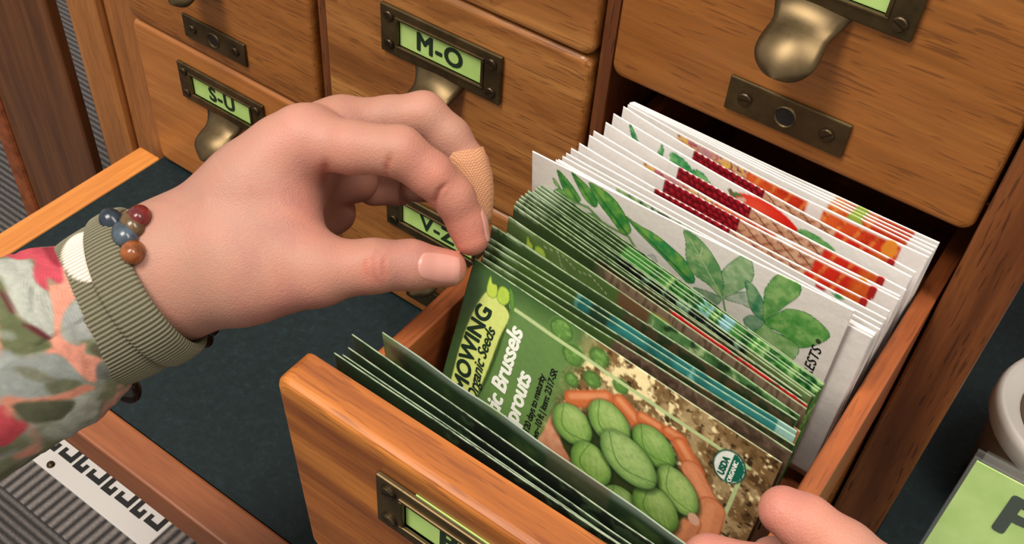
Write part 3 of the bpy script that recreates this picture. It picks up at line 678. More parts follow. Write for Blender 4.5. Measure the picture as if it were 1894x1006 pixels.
def packet_mesh(name, corners, wmm, hmm, art, res=.8, dense=30, bulge=.0007, thick=.0004, wave=.0004, seed=0, rim=(150, 168, 132), rimw=.0, hl=False, bow=0.0):
    """corners TL, TR, BL, BR in the object's own frame; front faces -Y"""
    TL, TR, BL, BR = [np.array(q, float) for q in corners]
    nx = int(wmm/res)+1
    ys = list(np.arange(0, min(dense, hmm), res)); 
    ys += list(np.linspace(min(dense, hmm), hmm, max(2, int((hmm-dense)/(res*5)) if hmm > dense+1 else 2)))
    ys = np.unique(np.round(ys, 4)); xs = np.linspace(0, wmm, nx); ny = len(ys)
    X, Y = np.meshgrid(xs, ys); u, v = (X/wmm)[..., None], (Y/hmm)[..., None]
    P = TL*(1-u)*(1-v)+TR*u*(1-v)+BL*(1-u)*v+BR*u*v
    nrm = np.cross(TR-TL, BL-TL); nrm /= np.linalg.norm(nrm)
    if nrm[1] > 0: nrm = -nrm
    P = P+np.array((0, -bow, 0))*np.sin(np.pi*np.clip(u, 0, 1))
    s = (np.clip(np.sin(np.pi*u), 0, 1)**.5*np.clip(np.sin(np.pi*v), 0, 1)**.8)
    wv = (fbm(X, Y, 34, seed+40, 2)-.5)[..., None]*2*wave
    Fp = P+nrm*(thick/2+bulge*s+wv); Bp = P-nrm*(thick/2+bulge*s-wv)
    C = art(X, Y, wmm, hmm)
    C = lin(np.clip(C*(1+(fbm(X, Y, .9, 77)[..., None]-.5)*.06), 0, 255))
    rc = lin(rim)
    if rimw > 0:
        a = (np.clip((rimw-Y)/.15, 0, 1)*np.clip(fbm(X, Y, 2.2, 91+seed)*2.4-.55, 0, 1))[..., None]; C = C*(1-a)+rc*a
    if hl:  # highlight painted into the colour at the top-left corner
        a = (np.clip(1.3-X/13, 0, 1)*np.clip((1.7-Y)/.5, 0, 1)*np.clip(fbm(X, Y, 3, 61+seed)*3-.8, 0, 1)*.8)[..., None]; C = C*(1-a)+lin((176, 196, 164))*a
    CB = np.ones(C.shape)*lin(np.array(rim)*.75)
    CB[0, :] = rc; CB[:, 0] = rc; CB[:, -1] = rc
    N = nx*ny; idx = np.arange(N).reshape(ny, nx)
    f = np.stack([idx[:-1, :-1], idx[1:, :-1], idx[1:, 1:], idx[:-1, 1:]], -1).reshape(-1, 4)
    b_ = f[:, ::-1]+N
    loop = np.concatenate([idx[0, :], idx[1:, -1], idx[-1, -2::-1], idx[-2:0:-1, 0]]); l2 = np.roll(loop, -1)
    side = np.stack([loop, l2, l2+N, loop+N], -1)
    me = grid_mesh(name, np.concatenate([Fp.reshape(-1, 3), Bp.reshape(-1, 3)]), np.concatenate([f, b_, side]), np.concatenate([C.reshape(-1, 3), CB.reshape(-1, 3)]))
    def surf(x, y, off):
        uu, vv = x/wmm, y/hmm
        p = TL*(1-uu)*(1-vv)+TR*uu*(1-vv)+BL*(1-uu)*vv+BR*uu*vv
        ss = (max(0, math.sin(math.pi*min(1, max(0, uu))))**.5)*(max(0, math.sin(math.pi*min(1, max(0, vv))))**.8)
        ww = (float(fbm(np.array(x), np.array(y), 34, seed+40, 2))-.5)*2*wave
        return Vector(p+nrm*(thick/2+bulge*ss+ww+off))
    return me, surf

def packet(me, loc, rot, label, group=None, m=None):
    o = link('seed_packet', me, m or M_PRINT, None, loc); o.rotation_euler = rot
    return tag(o, label, 'seed packet', group)
def flat(wm, hm, dy=0.0): return ((0, 0, 0), (wm/1000, 0, 0), (0, dy, -hm/1000), (wm/1000, dy, -hm/1000))

# main packet being held
base = Vector((.018, -.146, -.096))
mc = [Vector(q)-base for q in ((.018, -.1184, -.0109), (.146, -.128, -.0134), (.018, -.146, -.089), (.146, -.136, -.096))]
me, surf = packet_mesh('main_packet', mc, 128, 83, art_main, .36, 83, .0011, .0005, .0003, 1, rimw=.25)
MP = packet(me, base, (0, 0, 0), 'green seed packet with a picture of sprouts in a hand, pinched at its corner')
def vtext(parent, s, m, size, x0, y0, surf, curve=None, off=.00012, y1=None, **kw):
    """text running upwards (towards smaller y); baseline at x0, start at y0 (mm)"""
    if y1 is not None: y0 = y1+max(q.co.x for q in text_data(s, size/1000, **{k_: v_ for k_, v_ in kw.items() if k_ != 'bold'}).vertices)*1000
    def fn(a, b_, c_):
        xx, yy = x0-0+(-b_*1000)*-1*-1, y0-a*1000
        if curve: xx += curve(yy)
        return surf(xx, yy, off+c_)
    return text_on(parent, s, m, fn, size/1000, **kw)
cv = lambda y: .0045*(y-36)**2-.3
vtext(MP, 'HIGH MOWING', M_INK, 9.2, 11.6, 77, surf, cv, bold=.00030, spacing=1.0, y1=15.0)
vtext(MP, 'Organic Seeds', M_INK, 6.2, 16.6, 63, surf, lambda y: .0035*(y-36)**2-.4, shear=.35, bold=.00010, spacing=.95, y1=21)
vtext(MP, 'Nautic Brussels', M_WHITEINK, 9.2, 27.6, 75, surf, bold=.00028, shear=.18, spacing=.96, y1=15.0)
vtext(MP, 'Sprouts', M_WHITEINK, 9.2, 36.0, 58, surf, bold=.00028, shear=.18, spacing=.96, y1=30.0)
vtext(MP, 'mid | 120 days to maturity', M_BLACK, 3.8, 41.2, 69, surf, bold=.00004, shear=.1, spacing=.9, off=.0001, y1=26.0)
vtext(MP, 'sows~10 ft | item: 2317-SR', M_BLACK, 3.8, 45.2, 65.5, surf, bold=.00004, shear=.1, spacing=.9, off=.0001, y1=21.0)
M_SEALG = mat('seal_green', L4(16, 92, 74), .4)[0]
vtext(MP, 'USDA', M_SEALG, 3.3, 112.6, 20.2, surf, bold=.00014, y1=11.3)
vtext(MP, 'ORGANIC', M_WHITEINK, 2.2, 115.7, 20.4, surf, bold=.00007, y1=10.9)

# okra packet
base = Vector((.0125, -.0753, -.098))
oc = [Vector(q)-base for q in ((.0120, -.0755, .0090), (.1406, -.0693, .0033), (.0125, -.0640, -.090), (.1406, -.0658, -.097))]
me, surf = packet_mesh('okra_packet', oc, 130, 96, art_okra, .42, 70, .0008, .0004, .0003, 5, rim=(246, 243, 240), rimw=.3)
OK_ = packet(me, base, (0, 0, 0), 'white seed packet with green okra pods and leaves drawn on it', m=M_WPRINT)
vtext(OK_, 'BOTANICAL INTERESTS', M_BLACK, 5.6, 125.2, 86, surf, shear=.28, spacing=1.06, bold=.00002)
vtext(OK_, '\u00ae', M_BLACK, 2.6, 123.8, 21.4, surf)

# green packets behind the held one
KIND = {}
def kind(key, art, hmm, wmm=128, rim=(132, 152, 112), **kw):
    KIND[key], _ = packet_mesh(key, flat(wmm, hmm), wmm, hmm, art, .7, 16, rim=rim, seed=len(KIND), **kw)
for k_, a_ in (('dirt', art_dirt), ('teal', art_teal), ('orange', art_orange), ('pepper', art_pepper), ('wood', art_wood), ('red', art_red), ('dark', art_dark), ('leafy', art_leafy), ('plain', art_plain)):
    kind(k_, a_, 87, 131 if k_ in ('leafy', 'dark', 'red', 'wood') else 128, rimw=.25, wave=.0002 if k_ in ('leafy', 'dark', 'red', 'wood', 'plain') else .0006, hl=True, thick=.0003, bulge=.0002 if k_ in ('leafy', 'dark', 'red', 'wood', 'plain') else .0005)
FZ = -.0085
G = 'green seed packets bunched behind the held packet'
greens = [  # kind, x, y, z top, yaw deg, lean deg, label
 ('dirt', .0195, -0.1165, -.0105, -3.6, -7, 'green seed packet with brown soil picture directly behind the held packet'),
 ('plain', .0190, -0.1140, -.0095, -3.8, -7, 'dark green seed packet second behind the held packet'),
 ('teal', .0180, -0.1112, -.0085, -4.1, -6, 'green seed packet with teal water picture behind the fingertip'),
 ('teal', .0175, -0.1088, -.0080, -4.1, -6, 'green and pale teal seed packet with dark frame, back of the held bunch'),
 ('plain', .0160, -0.1055, -.0050, -4.9, -5, 'seed packet with dark corner standing up just behind the fingertip'),
 ('orange', .0185, -0.0990, -.0120, -6.9, -4, 'seed packet with pinkish orange speckled picture before the crumpled green packet'),
 ('pepper', .0165, -0.0950, -.0075, -7.6, -3, 'crumpled green seed packet with yellow leaf emblem and green vegetable picture'),
 ('wood', .0145, -0.0890, -.0075, -8.7, -2, 'seed packet with grey weathered wood picture behind the crumpled one'),
 ('red', .0140, -0.0872, -.0068, -8.8, -2, 'seed packet with bright red picture edge in the middle of the green rows'),
 ('plain', .0142, -0.0856, -.0065, -9.0, -2, 'dark green seed packet right behind the red edged packet'),
 ('plain', .0132, -0.0828, -.0075, -9.7, -2, 'mid green seed packet with bent top standing mid row'),
 ('dark', .0140, -0.0812, -.0070, -9.7, -2, 'seed packet with black picture showing right of centre, front one'),
 ('dark', .0142, -0.0797, -.0065, -9.9, -2, 'seed packet with black picture showing right of centre, rear one'),
 ('leafy', .0150, -0.0774, -.0080, -10.3, -2, 'leafy green seed packet, foremost of the five before the okra packet'),
 ('leafy', .0152, -0.0762, -.0072, -10.3, -2, 'leafy green seed packet, second of the five before the okra packet'),
 ('leafy', .0155, -0.0750, -.0066, -10.4, -2, 'leafy green seed packet, third of the five before the okra packet'),
 ('leafy', .0158, -0.0738, -.0060, -10.4, -2, 'leafy green seed packet, fourth of the five before the okra packet'),
 ('dark', .0156, -0.0726, -.0055, -10.5, -2, 'dark seed packet touching the front of the white okra packet'),
]
for k_, x, y, z, yaw, ln, lab in greens:
    packet(KIND[k_], (x, y, z), (R(ln), R(random.uniform(-.3, .3)), R(yaw)), lab, G)
# front bunch leaning on the drawer front
KIND['deep'], _ = packet_mesh('deep', flat(128, 87), 128, 87, art_deep, .7, 30, seed=12, wave=.0004, rim=(150, 166, 138), rimw=.2, thick=.0003)
KIND['plastic'], _ = packet_mesh('plastic', flat(128, 88), 128, 88, art_plastic, .7, 45, seed=9, wave=.0009, rim=(150, 160, 140))
G2 = 'dark green seed packets leaning against the drawer front'
for k_, x, y, z, yaw, ln, lab in (
    ('deep', .0105, -.1845, -.0075, -1.4, 2, 'dark seed packet pressed flat against the open drawer front'),
    ('deep', .0120, -.1822, -.0095, -1.8, 2, 'dark seed packet second from the open drawer front'),
    ('deep', .0125, -.1800, -.0075, -2.6, 3, 'dark seed packet third from the open drawer front'),
    ('deep', .0115, -.1768, -.0045, -3.1, 4, 'green edged seed packet fourth from the open drawer front'),
    ('plastic', .0140, -.1652, -.0125, -3.4, 5, 'dark green seed packet standing alone just before the sprout packet')):
    packet(KIND[k_], (x, y, z), (R(ln), R(random.uniform(-.2, .2)), R(yaw)), lab, G2)
# white packets
for k_, a_ in (('rasp', art_rasp), ('tomato', art_tomato), ('flower', art_flower), ('pumpkin', art_pumpkin), ('greenstrip', art_greenstrip), ('thin', art_thinwhite)):
    kind(k_, a_, 88, 137.0, rim=(236, 232, 226), rimw=0, wave=.0003 if k_ in ('thin', 'greenstrip', 'pumpkin') else .0006, bow=.0024 if k_ not in ('pumpkin', 'thin', 'greenstrip') else .0006, thick=.00025, bulge=.0003)
G3 = 'white seed packets with painted vegetable art'
for k_, x, y, z, yaw, ln, lab in (
    ('thin', .0125, -0.0612, -.0060, -2.3, 1, 'thin white seed packet directly behind the okra packet'),
    ('thin', .0128, -0.0597, -.0062, -2.6, 1, 'thin white seed packet second behind the okra packet'),
    ('thin', .0126, -0.0582, -.0058, -2.9, 1, 'thin white seed packet third behind the okra packet'),
    ('thin', .0128, -0.0567, -.0064, -3.2, 1, 'thin white seed packet fourth behind the okra packet'),
    ('greenstrip', .0134, -0.0545, -.0058, -3.3, 1, 'white seed packet with a strip of green and black plants along its top'),
    ('thin', .0130, -0.0512, -.0066, -3.2, 1, 'thin white seed packet just behind the green strip packet'),
    ('thin', .0131, -0.0478, -.0062, -3.0, 1, 'thin white seed packet in front of the first raspberry packet'),
    ('rasp', .0128, -0.0408, -.0080, -3.8, 0, 'white seed packet with raspberries and basket, foremost raspberry one'),
    ('rasp', .0132, -0.0338, -.0080, -3.4, 0, 'white seed packet with raspberries and basket, second raspberry one'),
    ('flower', .0130, -0.0302, -.0080, -4.1, 0, 'white seed packet with yellow flowers between two raspberry packets'),
    ('rasp', .0138, -0.0220, -.0080, -5.3, -.5, 'white seed packet with raspberries just in front of the tomato packet'),
    ('tomato', .0132, -0.0147, -.0080, -5.6, -.5, 'white seed packet with green leaves and a big red tomato'),
    ('rasp', .0138, -0.0078, -.0080, -6.9, -.5, 'white seed packet with raspberries just behind the tomato packet'),
    ('flower', .0140, -0.0042, -.0090, -3.3, -.5, 'white seed packet with flowers and pumpkin behind the last raspberry packet'),
    ('pumpkin', .0140, -0.0030, -.0088, -2.4, -.5, 'white seed packet with striped pumpkins, front of the rear four'),
    ('pumpkin', .0140, -0.0018, -.0092, -1.7, -.5, 'white seed packet with striped pumpkins, second of the rear four'),
    ('pumpkin', .0142, -0.0006, -.0096, -1.0, -.5, 'white seed packet with striped pumpkins, third of the rear four'),
    ('pumpkin', .0142, 0.0008, -.0104, -0.4, -.5, 'white seed packet with striped pumpkins, rearmost in the drawer')):
    packet(KIND[k_], (x, y, z), (R(ln), R(random.uniform(-.3, .3)), R(yaw)), lab, G3, M_WPRINT)

# ------------------------------------------------------------------ hands: signed distance field -> one continuous surface
def sdcap(P, a, b):
    pa = P-np.array(a[:3], np.float32); ba = np.array(b[:3], np.float32)-np.array(a[:3], np.float32)
    h = np.clip((pa@ba)/(ba@ba), 0, 1)
    return np.sqrt(np.einsum('ij,ij->i', pa-h[:, None]*ba, pa-h[:, None]*ba))-(a[3]*(1-h)+b[3]*h)
def smin(a, b, k):
    h = np.clip(.5+.5*(b-a)/k, 0, 1); return b*(1-h)+a*h-k*h*(1-h)
def smax(a, b, k): return -smin(-a, -b, k)
def chain(P, pts, k=.002):
    d = None
    for a, b in zip(pts[:-1], pts[1:]):
        q = sdcap(P, a, b); d = q if d is None else smin(d, q, k)
    return d
def hand_sdf(P, hd):
    d = None
    for a, b in hd['palm']:
        q = sdcap(P, a, b); d = q if d is None else smin(d, q, .014)
    fs = [chain(P, f, .0022) for f in hd['fingers']]
    f = fs[0]
    for q in fs[1:]: f = smin(f, q, .0008)
    d = smin(d, f, .007)
    for a, b, k in hd['creases']:
        d = smax(d, -sdcap(P, a, b), k)
    return d
def surface_nets(fn, lo, hi, h):
    lo = np.array(lo); n = np.ceil((np.array(hi)-lo)/h).astype(int)+1
    ax = [np.arange(k, dtype=np.float32)*h+l for k, l in zip(n, lo)]
    F = np.empty(n, np.float32)
    for i in range(n[0]):
        g = np.stack(np.meshgrid([ax[0][i]], ax[1], ax[2], indexing='ij'), -1).reshape(-1, 3).astype(np.float32)
        F[i] = fn(g).reshape(n[1], n[2])
    S = F < 0
    corners = [(a, b, c) for a in (0, 1) for b in (0, 1) for c in (0, 1)]
    sl = lambda A, o: A[o[0]:n[0]-1+o[0], o[1]:n[1]-1+o[1], o[2]:n[2]-1+o[2]]
    cnt = sum(sl(S, o).astype(int) for o in corners); act = (cnt > 0) & (cnt < 8)
    idx = -np.ones(act.shape, int); idx[act] = np.arange(act.sum())
    acc = np.zeros((act.sum(), 3)); num = np.zeros(act.sum())
    for i, a in enumerate(corners):
        for b in corners[i+1:]:
            if sum(abs(x-y) for x, y in zip(a, b)) != 1: continue
            fa, fb = sl(F, a)[act], sl(F, b)[act]; cr = (fa < 0) != (fb < 0)
            t = np.where(cr, fa/np.where(cr, fa-fb, 1), 0)
            p = np.array(a)+t[:, None]*(np.array(b)-np.array(a)); acc += p*cr[:, None]; num += cr
    V = (np.argwhere(act)+acc/num[:, None])*h+lo
    quads = []
    for axn in range(3):
        o1 = [0, 0, 0]; o1[axn] = 1
        A = S[:n[0]-o1[0], :n[1]-o1[1], :n[2]-o1[2]]; B = S[o1[0]:, o1[1]:, o1[2]:]
        e = np.argwhere(A != B)
        u, v = (axn+1) % 3, (axn+2) % 3
        e = e[(e[:, u] > 0) & (e[:, v] > 0) & (e[:, u] < n[u]-1) & (e[:, v] < n[v]-1)]
        du = np.zeros(3, int); du[u] = 1; dv = np.zeros(3, int); dv[v] = 1
        g = lambda q: idx[q[:, 0], q[:, 1], q[:, 2]]
        Q = np.stack([g(e-du-dv), g(e-dv), g(e), g(e-du)], -1)
        inn = S[e[:, 0], e[:, 1], e[:, 2]]
        Q = np.where(inn[:, None], Q, Q[:, ::-1]); quads.append(Q)
    F_ = np.concatenate(quads)
    V = V.astype(np.float32)
    for _ in range(2):
        f0 = fn(V); g = np.stack([fn(V+np.eye(3, dtype=np.float32)[i]*3e-4)-f0 for i in range(3)], -1)/3e-4
        V = V-(f0/np.maximum((g**2).sum(1), .3))[:, None]*g
    return V, F_
m, ns, ls, b = attr_mat('skin', .5, .3)
a_node = [n_ for n_ in ns if n_.type == 'ATTRIBUTE'][0]
v = coords(ns, ls, rnd=False)
nz = noise(ns, ls, v, 95, 3, .6)
cc = mixc(ns, ls, ramp(ns, ls, nz, [(.35, (0, 0, 0, 1)), (.7, (.2, .2, .2, 1))]), a_node.outputs['Color'], L4(196, 120, 104))
nz3 = noise(ns, ls, v, 38, 4, .6, .5)
cc = mixc(ns, ls, ramp(ns, ls, nz3, [(.52, (0, 0, 0, 1)), (.75, (.5, .5, .5, 1))]), cc, L4(150, 96, 96))
ls.new(cc, b.inputs['Base Color'])
vor = ns.new('ShaderNodeTexVoronoi'); vor.inputs['Scale'].default_value = 1500; ls.new(v, vor.inputs['Vector'])
sk = ns.new('ShaderNodeMath'); sk.operation = 'MULTIPLY_ADD'; ls.new(noise(ns, ls, v, 260, 4, .65, 1.5), sk.inputs[0]); sk.inputs[1].default_value = 1.6; ls.new(vor.outputs['Distance'], sk.inputs[2])
bump(ns, ls, b, sk.outputs[0], .22, .0005)
b.inputs['Subsurface Weight'].default_value = .15; b.inputs['Subsurface Radius'].default_value = (1, .35, .2); b.inputs['Subsurface Scale'].default_value = .003
M_SKIN = m
M_NAIL = mat('fingernail', L4(192, 136, 124), .28)[0]
def build_hand(name, parent, hd, lo, hi, h):
    V, F = surface_nets(lambda P: hand_sdf(P, hd), lo, hi, h)
    C = np.ones((len(V), 3))*lin((162, 121, 104))
    for p, r_, col, st in hd['tint']:
        a = (np.exp(-((V-np.array(p))**2).sum(1)/r_**2)*st*.62)[:, None]; C = C*(1-a)+lin(np.array(col)*.84)*a
    f0 = hand_sdf(V, hd); nr = np.stack([hand_sdf(V+np.eye(3, dtype=np.float32)[i]*3e-4, hd)-f0 for i in range(3)], -1); nr /= np.linalg.norm(nr, axis=1)[:, None]+1e-9
    for pts, wd, dp in hd['lines']:
        q = [np.array(p[:3]) for p in pts]; samp = np.concatenate([a+(b-a)*np.linspace(0, 1, 9)[:, None] for a, b in zip(q[:-1], q[1:])]).astype(np.float32); mid = len(samp)/2
        dr = CAMP-samp; dr /= np.linalg.norm(dr, axis=1)[:, None]; samp = samp+dr*.03
        for _ in range(60): samp = samp-dr*np.clip(hand_sdf(samp, hd), -.003, .003)[:, None]*.8
        d = np.full(len(V), 1e9)
        near = np.where(np.linalg.norm(V-samp.mean(0), axis=1) < .04)[0]
        tp = np.zeros(len(V))
        for k_, (a, b) in enumerate(zip(samp[:-1], samp[1:])):
            e = b-a; h_ = np.clip(((V[near]-a)@e)/max(1e-12, e@e), 0, 1); dd = np.linalg.norm(V[near]-a-h_[:, None]*e, axis=1); tp[near] = np.where(dd < d[near], 1-abs(k_-mid)/mid, tp[near]); d[near] = np.minimum(d[near], dd)
        tp = np.clip(tp*1.8, 0, 1); g = np.exp(-(d/wd)**2)*tp; V = V-nr*(g*dp)[:, None]; g2 = (np.exp(-(d/(wd*1.4))**2)*.4*tp)[:, None]; C = C*(1-g2)+lin((168, 84, 64))*g2
    V = V-np.array(world_loc(parent))
    me = grid_mesh(name, V, F, C)
    return link(name, me, M_SKIN, parent)
def nail(parent, hd, c, ax, nrm, ln, wd):
    c = np.array(c); ax = np.array(ax)/np.linalg.norm(ax); nrm = np.array(nrm); nrm = nrm-ax*(nrm@ax); nrm /= np.linalg.norm(nrm); sd = np.cross(ax, nrm)
    n = 19; V = []; 
    for i in range(n):
        for j in range(n):
            s, t = -1+2*i/(n-1), -1+2*j/(n-1)
            # square -> rounded shape
            sx = s*math.sqrt(max(0, 1-.42*t*t)) if s < 0 else s*math.sqrt(max(0, 1-.22*t*t)); tx = t*math.sqrt(max(0, 1-.30*s*s))
            V.append(c+ax*sx*ln/2+sd*tx*wd/2+nrm*.012)
    V = np.array(V, np.float32)
    for _ in range(40): V = V-nrm.astype(np.float32)*hand_sdf(V, hd)[:, None]*.8
    st = np.array([(max(abs(-1+2*i/(n-1)), abs(-1+2*j/(n-1))), -1+2*i/(n-1)) for i in range(n) for j in range(n)])
    up = np.where(st[:, 0] > .99, -.0002, .00028)
    up = np.where((st[:, 1] > .99), .0004, up)
    V = V+nrm*up[:, None]
    idx = np.arange(n*n).reshape(n, n); f = np.stack([idx[:-1, :-1], idx[1:, :-1], idx[1:, 1:], idx[:-1, 1:]], -1).reshape(-1, 4)
    # thickness
    V2 = V-nrm*.0006; N = n*n
    loop = np.concatenate([idx[0, :], idx[1:, -1], idx[-1, -2::-1], idx[-2:0:-1, 0]]); l2 = np.roll(loop, -1)
    me = grid_mesh('fingernail', np.concatenate([V, V2])-np.array(world_loc(parent)), np.concatenate([f, f[:, ::-1]+N, np.stack([loop, loop+N, l2+N, l2], -1)]))
    bm = bmesh.new(); bm.from_mesh(me); bmesh.ops.recalc_face_normals(bm, faces=bm.faces); bm.to_mesh(me); bm.free()
    return link('fingernail', me, M_NAIL, parent)

CAMP = np.array(cam.location)
person = empty('person', (-.12, -.24, -.03), 'person in a floral sweater with knitted cuff, pinching a green seed packet', 'person')
LH = dict(
 palm=[((-0.0691, -0.1887, -0.0187, 0.01940), (-0.0527, -0.1553, 0.0090, 0.01412)), ((-0.0527, -0.1553, 0.0090, 0.01412), (-0.0451, -0.1378, 0.0252, 0.01020)),
       ((-0.0691, -0.1887, -0.0187, 0.01940), (-0.0563, -0.1517, -0.0086, 0.01672)), ((-0.0563, -0.1517, -0.0086, 0.01672), (-0.0440, -0.1203, 0.0196, 0.00862)),
       ((-0.0732, -0.1796, -0.0286, 0.01810), (-0.0591, -0.1392, -0.0205, 0.01372)), ((-0.0591, -0.1392, -0.0205, 0.01372), (-0.0508, -0.1126, 0.0044, 0.00821)),
       ((-0.0770, -0.1745, -0.0337, 0.01642), (-0.0640, -0.1290, -0.0277, 0.01201)), ((-0.0640, -0.1290, -0.0277, 0.01201), (-0.0587, -0.1111, -0.0156, 0.00858)),
       ((-0.0617, -0.1825, -0.0174, 0.01862), (-0.0410, -0.1752, -0.0108, 0.01595)), ((-0.0410, -0.1752, -0.0108, 0.01595), (-0.0204, -0.1639, -0.0065, 0.01164)),
       ((-0.0483, -0.1697, -0.0053, 0.01451), (-0.0373, -0.1587, 0.0010, 0.01177)),
       ((-0.0691, -0.1887, -0.0187, 0.01940), (-0.0832, -0.2065, -0.0304, 0.01642)), ((-0.0832, -0.2065, -0.0304, 0.01642), (-0.1027, -0.2350, -0.0441, 0.01681))],
 fingers=[
  [(-0.0252, -0.1668, -0.0065, 0.01127), (-0.0161, -0.1603, -0.0058, 0.01089), (-0.0030, -0.1496, -0.0037, 0.00939), (0.0057, -0.1396, -0.0055, 0.00873), (0.0150, -0.1305, -0.0084, 0.00672)],
  [(-0.0496, -0.1433, 0.0215, 0.00947), (-0.0414, -0.1381, 0.0244, 0.00998), (-0.0256, -0.1333, 0.0272, 0.00910), (-0.0106, -0.1258, 0.0285, 0.00868), (-0.0003, -0.1215, 0.0211, 0.00784), (0.0074, -0.1183, 0.0128, 0.00738), (0.0136, -0.1179, 0.0029, 0.00672), (0.0166, -0.1191, -0.0010, 0.00635)],
  [(-0.0473, -0.1240, 0.0182, 0.00862), (-0.0420, -0.1182, 0.0203, 0.00882), (-0.0312, -0.1068, 0.0214, 0.00788), (-0.0222, -0.0983, 0.0224, 0.00830), (-0.0122, -0.0957, 0.0152, 0.00796), (-0.0025, -0.0956, 0.0074, 0.00700), (0.0029, -0.0996, -0.0015, 0.00664), (0.0073, -0.1062, -0.0121, 0.00586)],
  [(-0.0551, -0.1170, 0.0028, 0.00862), (-0.0473, -0.1104, 0.0043, 0.00903), (-0.0353, -0.0961, 0.0044, 0.00829), (-0.0236, -0.0869, 0.0032, 0.00812), (-0.0157, -0.0853, -0.0023, 0.00754), (-0.0143, -0.0869, -0.0101, 0.00698), (-0.0195, -0.0906, -0.0160, 0.00640), (-0.0273, -0.0962, -0.0166, 0.00619)],
  [(-0.0611, -0.1156, -0.0181, 0.00944), (-0.0532, -0.1085, -0.0162, 0.00901), (-0.0412, -0.0962, -0.0150, 0.00776), (-0.0358, -0.0919, -0.0185, 0.00738), (-0.0369, -0.0962, -0.0228, 0.00674), (-0.0426, -0.1047, -0.0214, 0.00625)],
  [(-0.0568, -0.1293, -0.0177, 0.01047), (-0.0509, -0.1236, -0.0188, 0.00968), (-0.0461, -0.1226, -0.0233, 0.00761)],
  [(-0.0512, -0.1226, -0.0108, 0.00914), (-0.0426, -0.1137, -0.0106, 0.00835)]],
 creases=[],
 lines=[
  ([(-0.0096, -0.1332, 0.0218, 0.00018), (-0.0116, -0.1311, 0.0246, 0.00018), (-0.0123, -0.1284, 0.0273, 0.00018)], .0010, .0008),
  ([(0.0098, -0.1311, 0.0135, 0.00018), (0.0070, -0.1282, 0.0174, 0.00018), (0.0068, -0.1251, 0.0201, 0.00018), (0.0079, -0.1223, 0.0218, 0.00018)], .0009, .0009),
  ([(-0.0014, -0.1478, 0.0054, 0.00018), (-0.0009, -0.1513, 0.0022, 0.00018), (0.0021, -0.1544, -0.0019, 0.00018), (0.0053, -0.1554, -0.0044, 0.00018)], .0009, .0004),
  ([(0.0016, -0.1473, 0.0043, 0.00018), (0.0025, -0.1505, 0.0011, 0.00018), (0.0055, -0.1533, -0.0028, 0.00018)], .0008, .0003),
  ([(-0.0035, -0.1509, 0.0039, 0.00018), (-0.0023, -0.1543, 0.0004, 0.00018), (0.0010, -0.1565, -0.0031, 0.00018)], .0008, .0003),
  ([(-0.0245, -0.1455, 0.0193, 0.00018), (-0.0278, -0.1449, 0.0215, 0.00018), (-0.0290, -0.1422, 0.0244, 0.00018)], .0016, .0007),
  ],
 tint=[])
def T(p, r, col, st): LH['tint'].append((p[:3], r, col, st))
T((0.0158, -0.1317, -0.0069, 0.00668), .013, (232, 140, 122), .75); T((0.0166, -0.1200, 0.0024, 0.00668), .016, (226, 124, 102), .85); T((0.0046, -0.1265, 0.0270, 0.00729), .014, (230, 136, 112), .7)
T((-0.0407, -0.1441, 0.0359, 0.00729), .014, (232, 160, 144), .6); T((-0.0220, -0.1404, 0.0222, 0.00739), .014, (226, 140, 118), .5); T((0.0029, -0.1562, 0.0032, 0.00729), .011, (214, 124, 100), .55)
T((-0.0153, -0.1062, 0.0332, 0.00759), .012, (236, 172, 150), .5); T((-0.0290, -0.1552, 0.0136, 0.00739), .012, (222, 132, 116), .6); T((-0.0452, -0.1704, 0.0233, 0.00718), .016, (204, 146, 140), .45)
T((-0.0467, -0.1156, -0.0143, 0.00841), .030, (206, 120, 96), .7); T((-0.0170, -0.1758, -0.0099, 0.00739), .018, (226, 144, 124), .5)
lh = build_hand('hand', person, LH, (-0.1235, -0.2558, -0.0649), (0.0269, -0.0738, 0.0412), .0008)
tag(lh, 'left hand with thumb and index finger pinching the packet corner')
def dirw(a, b): return np.array(b[:3])-np.array(a[:3])
CAMP = np.array(cam.location)
def toward(p): q = CAMP-np.array(p[:3]); return q/np.linalg.norm(q)
tc_ = (0.0132, -0.1323, -0.0089, 0.00672)
nail(lh, LH, tc_[:3], dirw((0.0042, -0.1379, -0.0089, 0.00019), (0.0156, -0.1307, -0.0089, 0.00019)), toward(tc_)+.15*np.array((0, 0, 1)), .0148, .0108)
ic_ = (0.0163, -0.1164, 0.0027, 0.00672)
nail(lh, LH, ic_[:3], dirw((0.0118, -0.1159, 0.0083, 0.00019), (0.0172, -0.1186, -0.0010, 0.00019)), .55*toward(ic_)+1.0*dirw((0.0118, -0.1200, 0.0021, 0.00019), (0.0158, -0.1091, 0.0006, 0.00019))/.01, .0125, .0092)
